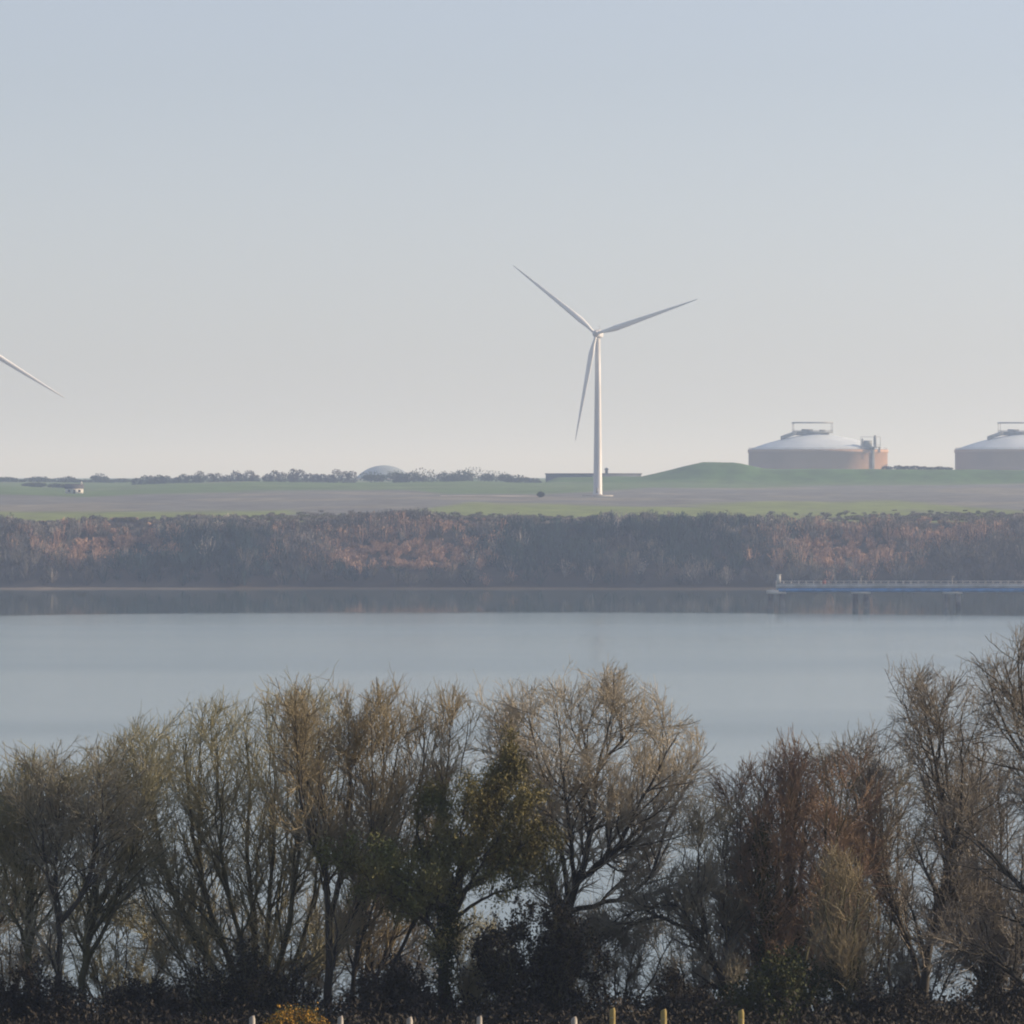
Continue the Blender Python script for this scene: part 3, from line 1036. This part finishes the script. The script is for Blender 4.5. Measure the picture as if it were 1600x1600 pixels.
mt_olive = mat('mossy_bark', (.11, .105, .055), .95, (.06, .058, .035), 2.5)
mt_dark = mat('dark_wet_bark', (.060, .054, .045), .95, (.04, .038, .03), 2.5)
mt_grey = mat('grey_bark', (.11, .10, .085), .95, (.07, .065, .05), 2.5)
mw_olive = mat('olive_twigs', (.31, .295, .185), .9, (.195, .185, .11), 1.2)
mw_beige = mat('beige_twigs', (.40, .36, .285), .9, (.27, .24, .18), 1.2)
mw_tan = mat('ochre_twigs', (.30, .255, .165), .9, (.20, .17, .105), 1.2)
mw_grey = mat('grey_brown_twigs', (.27, .255, .195), .9, (.15, .14, .105), 1.2)
mw_red = mat('reddish_twigs', (.26, .175, .125), .9, (.21, .155, .10), 1.2)
mw_purple = mat('dull_brown_twigs', (.22, .20, .165), .9, (.13, .115, .095), 1.2)
m_ivy = mat('ivy_leaf', (.04, .052, .02), .75, (.055, .06, .02), 1.5, spec=.12)
m_needle = mat('evergreen_needles', (.12, .135, .048), .8, (.19, .17, .07), .7)
m_needle2 = mat('bronzed_needles', (.155, .135, .05), .8, (.12, .11, .04), .9)
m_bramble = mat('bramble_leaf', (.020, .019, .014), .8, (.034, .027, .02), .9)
m_gorse = mat('gorse_green', (.05, .065, .02), .8, noise_scale=1.5)
m_flower = mat('gorse_flower', (.42, .24, .02), .7, (.30, .16, .015), 3.0)

B = 1618
CANOPY = [(-150, 1230), (-60, 1205), (0, 1196), (50, 1188), (90, 1180), (130, 1182), (165, 1164), (200, 1150), (250, 1128), (290, 1108), (345, 1102), (400, 1090), (450, 1080), (520, 1072), (600, 1072), (700, 1080), (745, 1078), (800, 1066), (850, 1067), (905, 1060), (960, 1064),
          (1010, 1076), (1060, 1112), (1095, 1152), (1120, 1195), (1140, 1222), (1160, 1202), (1200, 1176), (1255, 1168), (1300, 1176), (1335, 1160), (1372, 1116), (1405, 1056), (1445, 1044), (1475, 1074), (1500, 1078), (1530, 1020), (1560, 1000), (1600, 985), (1680, 960), (1760, 990)]
# far-left, only branches reach in
bare_tree('bare tree at the picture edge whose branches reach in from outside', 154, -45, [(-150, 1230), (-60, 1200), (0, 1198), (40, 1215), (60, 1260)], 3.2,
          [([(-45, B), (-45, 1480), (-30, 1330), (-10, 1210)], .13), ([(-45, 1560), (-25, 1450), (5, 1350), (30, 1260)], .08), ([(-45, 1520), (-20, 1470, 1), (15, 1420, 1), (40, 1380, 1.5)], .06)], mt_dark, mw_grey)
bare_tree('slim mossy bare tree with a single upright trunk, leftmost whole one', 150, 44, [(-40, 1205), (0, 1192), (50, 1188), (90, 1178), (120, 1195), (130, 1240)], 2.6,
          [([(44, B), (44, 1500), (47, 1385), (56, 1290), (70, 1195)], .16), ([(46, 1400), (35, 1320, .5), (15, 1250, .8), (0, 1200, 1)], .07), ([(47, 1370), (70, 1300, -.6), (100, 1230, -1), (105, 1190, -1)], .06),
           ([(44, 1460), (20, 1390, -1), (-5, 1340, -1.5)], .05)], mt_olive, mw_olive)
bare_tree('bare tree forking low into a wide V beside the mossy one', 147, 94, [(30, 1230), (60, 1200), (100, 1180), (150, 1185), (180, 1200)], 2.4,
          [([(92, B), (93, 1500), (95, 1435), (78, 1395), (64, 1310), (62, 1230)], .13), ([(95, 1440), (112, 1420), (140, 1378), (150, 1300), (140, 1200)], .09), ([(80, 1400, 0), (95, 1320, 1), (100, 1250, 1.5), (95, 1190, 1.5)], .05)], mt_dark, mw_grey)
bare_tree('bare tree leaning right with olive twigs left of the broad fan tree', 151, 125, [(130, 1215), (165, 1168), (205, 1148), (240, 1140), (262, 1180)], 2.6,
          [([(124, B), (130, 1530), (138, 1460), (150, 1400), (168, 1340), (180, 1260), (195, 1160)], .15), ([(145, 1430), (185, 1360, 1), (220, 1270, 1.5), (232, 1160, 1.5)], .09), ([(138, 1470), (175, 1420, -1), (205, 1340, -1.5), (215, 1230, -1.5), (212, 1150, -1)], .07)], mt_olive, mw_olive, density=1.2)
# broad fan
fan = [([(398, B), (375, 1540), (335, 1450), (308, 1350), (292, 1230), (286, 1112)], .13), ([(392, B), (350, 1540, .5), (290, 1440, 1), (250, 1330, 1.2), (235, 1200, 1.4), (240, 1140, 1.5)], .11),
       ([(400, B), (385, 1500, -.6), (352, 1380, -1), (340, 1250, -1.2), (338, 1100, -1)], .11), ([(402, B), (400, 1480, .8), (385, 1360, 1.2), (390, 1220, 1.5), (385, 1092, 1.5)], .12),
       ([(405, B), (415, 1500), (425, 1380), (428, 1250), (430, 1085)], .11), ([(408, B), (440, 1500, -.8), (462, 1390, -1.2), (470, 1260, -1.5), (472, 1080, -1.5)], .11),
       ([(410, B), (455, 1520, .8), (490, 1420, 1.2), (500, 1320, 1.6), (498, 1200, 1.8), (500, 1090, 1.8)], .09), ([(392, B), (330, 1560, -1), (270, 1480, -1.6), (225, 1400, -2), (200, 1310, -2)], .07),
       ([(395, B), (360, 1500, 1.5), (318, 1400, 2.2), (310, 1280, 2.6), (315, 1160, 2.6), (318, 1105, 2.6)], .08), ([(402, B), (430, 1450, 2), (450, 1300, 2.6), (448, 1150, 2.8), (450, 1082, 2.8)], .08)]
bare_tree('broad many-stemmed bare tree fanning up behind the gorse bush', 153, 400, [(180, 1300), (215, 1190), (250, 1132), (290, 1106), (345, 1102), (400, 1090), (450, 1080), (500, 1076), (530, 1090)], 3.6, fan, mt_olive, mw_olive,
          limb=(10, 2.6, 38), branch=(8, 1.25, 38), up=(.10, .09, .07), twig=(4, .85, 36), mult=1)
bare_tree('upright bare tree with dark straight trunk right of the fan tree', 148, 515, [(440, 1100), (480, 1076), (540, 1068), (600, 1072), (650, 1078), (670, 1110)], 2.8,
          [([(512, B), (514, 1500), (515, 1400), (508, 1330), (500, 1240), (500, 1078)], .15), ([(514, 1440), (535, 1350, 1), (545, 1230, 1.4), (545, 1070, 1.5)], .10), ([(513, 1380), (480, 1300, -1), (465, 1200, -1.5), (462, 1085, -1.5)], .08),
           ([(516, 1500), (560, 1420, .6), (590, 1300, 1), (600, 1180, 1.2), (600, 1075, 1.2)], .08)], mt_dark, mw_tan, limb=(13, 2.2, 34), up=(.13, .12, .09), twig=(5, .8, 32), mult=1)
bare_tree('cluster of thin leaning bare stems under the green bough', 152, 560, [(560, 1100), (600, 1074), (650, 1076), (700, 1082), (740, 1095), (760, 1140)], 3.0,
          [([(548, B), (552, 1520), (562, 1430), (590, 1320), (620, 1200), (630, 1080)], .09), ([(556, B), (590, 1520, 1), (625, 1440, 1.4), (650, 1320, 1.8), (660, 1200, 2), (668, 1080, 2)], .08),
           ([(552, B), (600, 1540, -.8), (645, 1450, -1), (680, 1330, -1), (700, 1200, -1), (705, 1085, -1)], .08), ([(558, B), (575, 1480, 2), (600, 1350, 2.5), (600, 1220, 2.6), (585, 1080, 2.6)], .08)], mt_dark, mw_tan, limb=(13, 2.2, 34), up=(.13, .12, .09), twig=(5, .8, 32), mult=1)
# pale spreading tree
bare_tree('pale-twigged bare tree with leaning dark trunk spreading over the gap', 151, 872, [(720, 1130), (745, 1082), (800, 1066), (850, 1068), (905, 1060), (960, 1064), (1010, 1072), (1060, 1110), (1095, 1150), (1120, 1200), (1125, 1300)], 3.6,
          [([(868, B), (872, 1500), (885, 1420), (905, 1370), (926, 1315), (930, 1230), (938, 1170), (962, 1090)], .20), ([(905, 1372), (945, 1345, -.5), (980, 1305, -1), (998, 1260, -1.2), (1040, 1180, -1.5), (1070, 1130, -1.5)], .10),
           ([(898, 1385), (935, 1352, .5), (960, 1335, 1), (1005, 1290, 1.5), (1060, 1230, 2), (1105, 1170, 2)], .09), ([(886, 1425), (940, 1412, .6), (990, 1400, 1), (1022, 1370, 1), (1032, 1310, 1.2), (1062, 1240, 1.4), (1100, 1200, 1.5)], .09),
           ([(890, 1410), (870, 1300, 1), (840, 1180, 1.6), (815, 1078, 2)], .09), ([(900, 1380), (885, 1270, -1), (875, 1170, -1.5), (868, 1075, -1.6)], .08), ([(885, 1430), (830, 1310, 1.5), (790, 1190, 2), (765, 1090, 2.4)], .08),
           ([(930, 1230), (915, 1170, .5), (905, 1110, 1), (905, 1066, 1)], .06), ([(934, 1200), (985, 1140, .8), (1010, 1085, 1)], .06)], mt_dark, mw_beige, limb=(13, 2.6, 42), branch=(10, 1.3, 40), up=(.06, .07, .06), density=1.2, twig=(6, .8, 34), mult=0)
# arching dark tree
bare_tree('dark crooked bare tree whose branches arch down to the left over the gap', 149, 1150, [(1000, 1400), (1030, 1330), (1075, 1270), (1110, 1240), (1150, 1260), (1180, 1330)], 2.2,
          [([(1152, B), (1135, 1545), (1105, 1480), (1075, 1440), (1050, 1400), (1042, 1375)], .16), ([(1110, 1490), (1080, 1455, .5), (1035, 1430, .8), (1000, 1438, 1), (960, 1460, 1), (925, 1490, 1)], .07),
           ([(1120, 1515), (1095, 1420, -.6), (1088, 1340, -.8), (1105, 1260, -1)], .08), ([(1060, 1415), (1020, 1412, .4), (985, 1425, .6), (950, 1445, .8), (900, 1480, 1)], .05), ([(1130, 1540), (1140, 1440, .8), (1135, 1350, 1), (1140, 1270, 1)], .08)],
          mt_dark, mw_grey, limb=(12, 1.6, 38), branch=(9, .9, 38), twig=(5, .6, 34), up=(.08, .09, .06))
# dense reddish crowned
T = bare_tree('dense bare tree with a rounded reddish crown and ivy on its stems', 150, 1225, [(1110, 1330), (1135, 1225), (1160, 1200), (1200, 1176), (1255, 1170), (1300, 1182), (1335, 1215), (1360, 1290)], 3.0,
              [([(1205, B), (1200, 1500), (1192, 1400), (1190, 1310), (1185, 1205)], .13), ([(1215, B), (1225, 1480, .6), (1240, 1370, 1), (1245, 1270, 1.2), (1240, 1175, 1.2)], .12), ([(1230, B), (1260, 1490, -.6), (1285, 1380, -1), (1292, 1280, -1.2), (1290, 1190, -1.2)], .11),
               ([(1210, B), (1180, 1500, 1), (1160, 1400, 1.5), (1150, 1300, 1.6), (1150, 1215, 1.6)], .09), ([(1222, B), (1235, 1450, 1.8), (1225, 1330, 2), (1215, 1180, 2)], .09), ([(1240, B), (1300, 1480, 1), (1325, 1380, 1.4), (1330, 1260, 1.5)], .08)],
              mt_olive, mw_red, limb=(14, 1.9, 36), up=(.11, .11, .08), twig=(4.5, .75, 38), mult=2)
ivy(T, [[(1192, 1420, -.2), (1190, 1300, -.2)], [(1205, 1600, -.2), (1196, 1430, -.2)], [(1225, 1590), (1245, 1480, .4)]], 2200, .17, m_ivy)
T = bare_tree('ochre-stemmed upright shrub tree in front of the reddish crown', 145, 1315, [(1250, 1420), (1275, 1340), (1310, 1320), (1345, 1335), (1370, 1400)], 1.6,
              [([(1312, B), (1300, 1500), (1290, 1420), (1288, 1345)], .07), ([(1316, B), (1314, 1480, .4), (1310, 1400, .5), (1310, 1330, .5)], .07), ([(1320, B), (1332, 1500, -.4), (1340, 1420, -.5), (1338, 1345, -.5)], .07), ([(1322, B), (1345, 1520, .5), (1358, 1440, .7), (1360, 1390, .7)], .05)],
              mt_olive, mw_tan, limb=(9, 1.3, 30), branch=(6, .9, 32), twig=(3.5, .7, 34), up=(.12, .12, .09), canopy=False)
ivy(T, [[(1312, 1600), (1305, 1500)], [(1322, 1600), (1334, 1500)]], 900, .16, m_ivy)
# right side
bare_tree('tall bare tree with forked dark trunk and ragged top right of the reddish crown', 152, 1440, [(1300, 1250), (1335, 1160), (1372, 1118), (1405, 1052), (1445, 1042), (1475, 1078), (1510, 1085), (1530, 1150)], 3.2,
          [([(1440, B), (1445, 1510), (1462, 1440), (1480, 1380), (1478, 1280), (1455, 1160), (1430, 1052)], .17), ([(1443, 1560), (1420, 1470, .5), (1385, 1380, 1), (1372, 1260, 1.4), (1375, 1130, 1.5)], .10), ([(1478, 1390), (1500, 1300, -1), (1505, 1190, -1.5), (1500, 1090, -1.5)], .09),
           ([(1400, 1420, .8), (1350, 1310, 1.5), (1330, 1210, 2), (1335, 1165, 2)], .07), ([(1470, 1240), (1440, 1160, 1), (1410, 1100, 1.4), (1408, 1056, 1.4)], .05), ([(1462, 1200), (1475, 1140, -.6), (1470, 1085, -.8)], .05)], mt_dark, mw_purple, limb=(10, 2.3, 38), mult=1)
bare_tree('thin straight bare saplings between the ochre shrub and forked trunk', 156, 1385, [(1270, 1160), (1275, 1140), (1330, 1200), (1400, 1180), (1420, 1230)], 2.4,
          [([(1368, B), (1370, 1500), (1378, 1400), (1370, 1300), (1345, 1210)], .07), ([(1392, B), (1388, 1500, .6), (1398, 1400, .8), (1405, 1300, .8), (1400, 1200, .8)], .07), ([(1355, B), (1345, 1480, -1), (1320, 1340, -1.4), (1295, 1220, -1.6), (1272, 1145, -1.8)], .08)], mt_grey, mw_grey, limb=(11, 1.7, 34), mult=1)
bare_tree('large bare tree rooted beyond the picture edge with boughs sweeping in', 147, 1690, [(1440, 1330), (1480, 1200), (1522, 1040), (1530, 1012), (1560, 1000), (1600, 985), (1680, 960), (1760, 990), (1820, 1100)], 3.6,
          [([(1690, B), (1670, 1500), (1620, 1410), (1560, 1345), (1515, 1300), (1480, 1280)], .15), ([(1685, 1600), (1640, 1565, -.6), (1590, 1530, -1), (1550, 1495, -1), (1515, 1480, -1), (1450, 1488, -1)], .11),
           ([(1690, B), (1690, 1400), (1650, 1260), (1610, 1130), (1585, 1080), (1560, 1005)], .17), ([(1680, 1330), (1620, 1220, 1), (1570, 1130, 1.6), (1545, 1070, 1.8), (1532, 1016, 2)], .09), ([(1690, 1350), (1710, 1200, 1), (1700, 1080, 1.5), (1690, 970, 1.5)], .12),
           ([(1660, 1480), (1590, 1440, 1), (1540, 1420, 1.4), (1500, 1390, 1.6)], .07), ([(1640, 1240), (1600, 1120, -1), (1590, 1040, -1.4), (1600, 990, -1.5)], .07)], mt_dark, mw_purple, limb=(10, 2.3, 38), mult=1)
bare_tree('bushy brown bare tree standing behind the sweeping boughs', 158, 1555, [(1450, 1330), (1480, 1200), (1530, 1150), (1590, 1130), (1650, 1150), (1690, 1250)], 3.0,
          [([(1552, B), (1548, 1500), (1530, 1380), (1510, 1260), (1505, 1180)], .12), ([(1556, B), (1560, 1480, .8), (1565, 1340, 1.2), (1560, 1150, 1.4)], .12), ([(1560, B), (1600, 1480, -.8), (1625, 1340, -1), (1630, 1160, -1)], .10), ([(1554, B), (1530, 1470, 1.5), (1490, 1360, 2), (1475, 1250, 2)], .08)],
          mt_dark, mw_purple, limb=(12, 2.1, 36), mult=2)

# evergreen tree
T = Tree('evergreen_tree', 'dark evergreen tree with bronze upright top and a long low bough', 'tree', 148, 690, [(480, 1335), (520, 1325), (560, 1318), (620, 1310), (660, 1240), (700, 1210), (760, 1190), (790, 1150), (808, 1138), (825, 1160), (830, 1250), (865, 1275), (880, 1340)], 2.8)
st = [([(690, B), (695, 1500), (700, 1420), (730, 1330), (775, 1240), (805, 1150)], .20), ([(698, 1480), (660, 1430, -.6), (620, 1405, -1), (575, 1370, -1.2), (540, 1345, -1.2), (505, 1335, -1.2)], .09), ([(700, 1440), (670, 1360, .6), (650, 1300, 1), (655, 1245, 1)], .09),
      ([(705, 1410), (770, 1360, -.6), (820, 1320, -1), (858, 1285, -1)], .09), ([(715, 1380), (720, 1290, -1), (735, 1220, -1.2)], .07), ([(700, 1440), (760, 1400, .8), (820, 1385, 1), (860, 1380, 1)], .07), ([(745, 1310), (800, 1240, .5), (818, 1180, .5)], .06),
      ([(690, 1500), (680, 1400, .8), (690, 1300, 1.4), (700, 1220, 1.6)], .07), ([(705, 1440), (750, 1350, -.8), (790, 1290, -1.4), (830, 1230, -1.4)], .07), ([(710, 1420), (735, 1340, 1.2), (760, 1260, 1.6), (770, 1200, 1.6)], .07),
      ([(695, 1480), (640, 1400, 1.2), (610, 1350, 1.6), (590, 1330, 1.8)], .06), ([(715, 1400), (790, 1350, 1.4), (840, 1300, 1.8), (865, 1290, 1.8)], .06),
      ([(702, 1420, 0), (660, 1390, -1.4), (610, 1360, -1.8), (580, 1335, -1.8)], .06)]
S = [T.stem(s[0], s[1]) for s in st]
SP, SR = np.array([p for p, _ in S]), np.array([r for _, r in S])
L1, R1 = T.grow(SP, SR, 14, .22, 1, 1.1, 44, .08, .14, 7, .5, .010)
L2, R2 = T.grow(L1, R1, 7, .15, 1, .55, 38, .12, .1, 5, .6, .006)
X2, XR2 = T.grow(SP, SR, 12, .35, 1, .6, 38, .12, .1, 5, .4, .006)
L2, R2 = np.concatenate([L2, X2]), np.concatenate([R2, XR2])
mb = MB()
for a_, r_, s_ in ((SP, SR, 9), (L1, R1, 5), (L2, R2, 3)):
    mb.add(*tubes(a_, r_, s_))
mb.build('trunk', mt_dark, T.root, True)
pts = np.concatenate([L2.reshape(-1, 3), L1[:, 2:].reshape(-1, 3)])
n = 56000
cs = pts[rng.integers(0, len(pts), n)] + rng.normal(size=(n, 3)) * .15
V, Q = cards(cs, rng.uniform(.08, .18, n), 3.4, 1.0)
up_mask = (cs[:, 2] + rng.normal(size=n) * .5 > 5.6 + 0 * cs[:, 0]) & (cs[:, 0] > .6)
cr = obj('crown', mesh_from('crown', np.concatenate([V.reshape(-1, 4, 3)[~up_mask].reshape(-1, 3)]), np.arange((~up_mask).sum() * 4).reshape(-1, 4), m_needle), T.root)
tp = obj('crown', mesh_from('crown_top', V.reshape(-1, 4, 3)[up_mask].reshape(-1, 3), np.arange(up_mask.sum() * 4).reshape(-1, 4), m_needle2), T.root)
ivy(T, [[(692, 1610, -.2), (698, 1500, -.2), (702, 1420, -.2)]], 5000, .17, m_ivy)
tp['label'] = 'bronze-tinted upright top of the evergreen crown'


# ------------------------------------------------------------------ bushes and undergrowth
def bush(name, label, cat, Y, px, wpx, py_top, m_st, m_lf, stems=22, leaves=9000, lsize=(.06, .14), group=None, twigs=9, flower=None):
    T = Tree(name, label, cat, Y, px, [(px - wpx * .55, py_top + 110), (px - wpx * .35, py_top + 30), (px, py_top), (px + wpx * .35, py_top + 28), (px + wpx * .55, py_top + 110)], wpx / F * Y * .5, group)
    hw = wpx / F * Y / 2
    SP, SR = [], []
    for k in range(stems):
        a = rng.uniform(0, 6.28)
        r = math.sqrt(rng.random())
        x1, y1 = hw * r * math.cos(a), hw * r * math.sin(a) * .8
        z1 = float(T.top(np.array([x1]))[0]) * rng.uniform(.7, .98) * math.sqrt(max(.15, 1 - .5 * (y1 / hw) ** 2))
        p = resample([(x1 * .3, y1 * .3, -.1), (x1 * .55, y1 * .55, z1 * .45), (x1 * .85, y1 * .85, z1 * .8), (x1, y1, z1)], 10)
        p[1:] += rng.normal(size=(9, 3)) * .04
        SP.append(p)
        SR.append(np.linspace(.035, .008, 10))
    SP, SR = np.array(SP), np.array(SR)
    L1, R1 = T.grow(SP, SR, 10, .1, 1, .8, 40, .12, .14, 6, .6, .007)
    L2, R2 = T.grow(L1, R1, twigs, .1, 1, .4, 38, .1, .14, 4, .6, .005)
    mb = MB()
    for a_, r_, s_ in ((SP, SR, 5), (L1, R1, 4), (L2, R2, 3)):
        mb.add(*tubes(a_, r_, s_))
    mb.build('stems', m_st, T.root)
    pts = np.concatenate([L2[:, 1:].reshape(-1, 3), L1[:, 2:].reshape(-1, 3)])
    c = pts[rng.integers(0, len(pts), leaves)] + rng.normal(size=(leaves, 3)) * .06
    V, Q = cards(c, rng.uniform(*lsize, leaves), 1.6)
    obj('leaves', mesh_from('leaves', V, Q, m_lf), T.root)
    if flower:
        hi = pts[pts[:, 2] > np.percentile(pts[:, 2], 45)]
        c = hi[rng.integers(0, len(hi), flower)] + rng.normal(size=(flower, 3)) * .05
        V, Q = cards(c, rng.uniform(.04, .09, flower), 1.2)
        obj('flowers', mesh_from('flowers', V, Q, m_flower), T.root)
    return T


for k, (px, wp, pt, Y, m1, m2, lb) in enumerate((
        (20, 150, 1440, 158, mt_dark, mw_grey, 'grey leafless shrub behind the leftmost trunks'),
        (185, 170, 1430, 157, mt_dark, mw_olive, 'olive leafless shrub between the right-leaning tree and the fan tree'),
        (330, 190, 1440, 158, mt_dark, mw_grey, 'leafless shrub behind the left stems of the fan tree'),
        (470, 150, 1450, 158, mt_dark, mw_grey, 'leafless shrub behind the gorse bush and fan tree'),
        (610, 170, 1440, 158, mt_dark, mw_purple, 'brown leafless shrub behind the thin leaning stems'),
        (735, 120, 1470, 157, mt_dark, mw_olive, 'olive leafless shrub just right of the evergreen trunk'),
        (960, 180, 1470, 157, mt_dark, mw_grey, 'low leafless shrub right of the large dark brown bush'),
        (1100, 170, 1440, 158, mt_dark, mw_grey, 'leafless shrub behind the crooked arching tree'),
        (1290, 190, 1420, 158, mt_olive, mw_olive, 'olive leafless shrub behind the ochre-stemmed shrub tree'),
        (1430, 170, 1440, 159, mt_dark, mw_purple, 'brown leafless shrub behind the forked dark trunk'),
        (1570, 170, 1430, 159, mt_dark, mw_purple, 'brown leafless shrub under the sweeping boughs'))):
    pt, wp = pt - 55, wp * 1.15
    st_ = []
    for q in range(7):
        x1 = px + (q - 3) / 3.0 * wp * .48 + rng.normal() * 8
        y1 = pt + abs(q - 3) * 14 + rng.normal() * 12
        st_.append(([(px + (q - 3) * 6, B), (px * .6 + x1 * .4, 1560, rng.normal() * .5), (px * .25 + x1 * .75, (1560 + y1) / 2, rng.normal() * .9), (x1, y1, rng.normal() * 1.2)], .045))
    bare_tree(lb, Y, px, [(px - wp * .7, pt + 110), (px - wp * .45, pt + 30), (px, pt - 10), (px + wp * .45, pt + 30), (px + wp * .7, pt + 110)], 1.6, st_, m1, m2, limb=(9, 1.4, 42), branch=(8, .9, 42), twig=(5, .6, 40), up=(.06, .06, .04), t0=.08,
              group='leafless shrubs among the trunks', name='bare_shrub', cat='shrub', mult=0, canopy=False)

GB = 'dark bushes at the feet of the trees'
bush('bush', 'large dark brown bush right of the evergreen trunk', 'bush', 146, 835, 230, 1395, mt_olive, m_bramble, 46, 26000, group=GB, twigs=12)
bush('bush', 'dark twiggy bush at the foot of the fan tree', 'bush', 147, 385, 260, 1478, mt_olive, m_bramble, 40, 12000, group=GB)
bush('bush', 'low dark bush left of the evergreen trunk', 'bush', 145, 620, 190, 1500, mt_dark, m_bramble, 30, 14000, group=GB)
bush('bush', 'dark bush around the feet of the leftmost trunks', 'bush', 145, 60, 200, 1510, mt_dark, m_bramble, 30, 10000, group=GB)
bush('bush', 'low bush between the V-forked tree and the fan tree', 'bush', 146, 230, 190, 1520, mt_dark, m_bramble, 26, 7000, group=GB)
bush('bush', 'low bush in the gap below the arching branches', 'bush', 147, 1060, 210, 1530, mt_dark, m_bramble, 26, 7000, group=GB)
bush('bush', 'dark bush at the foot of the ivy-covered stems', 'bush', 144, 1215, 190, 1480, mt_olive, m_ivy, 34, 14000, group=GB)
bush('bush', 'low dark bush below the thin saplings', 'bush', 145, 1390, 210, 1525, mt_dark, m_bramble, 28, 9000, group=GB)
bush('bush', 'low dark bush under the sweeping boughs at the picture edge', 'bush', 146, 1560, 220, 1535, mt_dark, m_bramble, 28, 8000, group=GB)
bush('gorse_bush', 'gorse bush covered in orange-yellow flowers beside the pale posts', 'bush', 137, 458, 130, 1577, mt_olive, m_gorse, 26, 6000, (.04, .09), None, 9, 5200)

# low tangle of brambles on the ground under the trees
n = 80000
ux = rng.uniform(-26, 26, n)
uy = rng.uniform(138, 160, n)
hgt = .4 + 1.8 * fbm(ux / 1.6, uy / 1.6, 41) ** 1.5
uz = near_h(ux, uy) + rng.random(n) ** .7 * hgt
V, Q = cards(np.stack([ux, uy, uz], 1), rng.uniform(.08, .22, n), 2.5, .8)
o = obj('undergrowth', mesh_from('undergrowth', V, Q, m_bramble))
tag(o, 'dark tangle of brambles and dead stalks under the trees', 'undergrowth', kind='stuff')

# ------------------------------------------------------------------ posts
m_post = mat('silvered_wood', (.42, .40, .36), .9, (.28, .26, .23), 6, bump=.4)
m_ochre = mat('ochre_wood', (.34, .27, .10), .85, (.24, .19, .07), 6, bump=.4)
PL = {394: 'pale grey post at the left foot of the gorse bush', 532: 'pale grey post right of the gorse bush', 640: 'pale grey post below the low dark bush',
      749: 'pale grey post left of the large dark brown bush', 897: 'weathered pale post nearest to the ochre posts', 957: 'ochre post, the first right of the weathered pale one',
      1037: 'ochre post in the middle of the three', 1158: 'ochre post at the foot of the ivy-covered stems'}
for px, lb in PL.items():
    oc = px > 920
    top = P(px, (1577 if oc else 1588) + rng.uniform(-2, 2), 133)
    gz = float(near_h(top[0], 133)) - .3
    h = top[2] - gz
    w2 = .085 if oc else .08
    root = thing('wooden_post', lb, 'post', (top[0], 133, gz), rng.uniform(-.3, .3), 'ochre posts' if oc else 'pale grey posts')
    mb = MB()
    V, n8 = [], 8
    for z, r in ((0, 1.05), (h * .5, 1.0), (h - .07, .97), (h, .7)):
        for k in range(n8):
            a = 2 * math.pi * (k + .5) / n8
            q = 1.12 if k % 2 else 1.0
            V.append((w2 * r * q * math.cos(a), w2 * r * q * math.sin(a), z + (.025 * math.cos(a) if z == h else 0)))
    Q = [(i * n8 + k, i * n8 + (k + 1) % n8, (i + 1) * n8 + (k + 1) % n8, (i + 1) * n8 + k) for i in range(3) for k in range(n8)]
    mb.add(V, Q, [(24, 24 + k, 25 + k) for k in range(1, 7)])
    mb.build('shaft', m_ochre if oc else m_post, root)
    for zz in (h - .25, h - .6):
        mb = MB()
        mb.tube([(-.03, -w2 * 1.0, zz - .03), (-.03, -w2 * 1.25, zz), (.03, -w2 * 1.25, zz), (.03, -w2 * 1.0, zz - .03)], .006, 4)
        mb.build('staple', m_steel, root)

# ------------------------------------------------------------------ air
m_haze = bpy.data.materials.new('haze')
m_haze.use_nodes = True
t = m_haze.node_tree
t.nodes.remove(t.nodes['Principled BSDF'])
pv = t.nodes.new('ShaderNodeVolumePrincipled')
pv.inputs['Color'].default_value = (.52, .68, 1.0, 1)
pv.inputs['Absorption Color'].default_value = (.62, .60, .80, 1)      # mostly scatters, blue more than red
pv.inputs['Density'].default_value = .00018
pv.inputs['Anisotropy'].default_value = 0.2
t.links.new(pv.outputs[0], t.nodes['Material Output'].inputs['Volume'])
mb = MB()
mb.box((0, 19000, 75), (40000, 38600, 170))
tag(mb.build('haze', m_haze), 'thin pale blue haze in the air over the estuary', 'haze', kind='stuff')
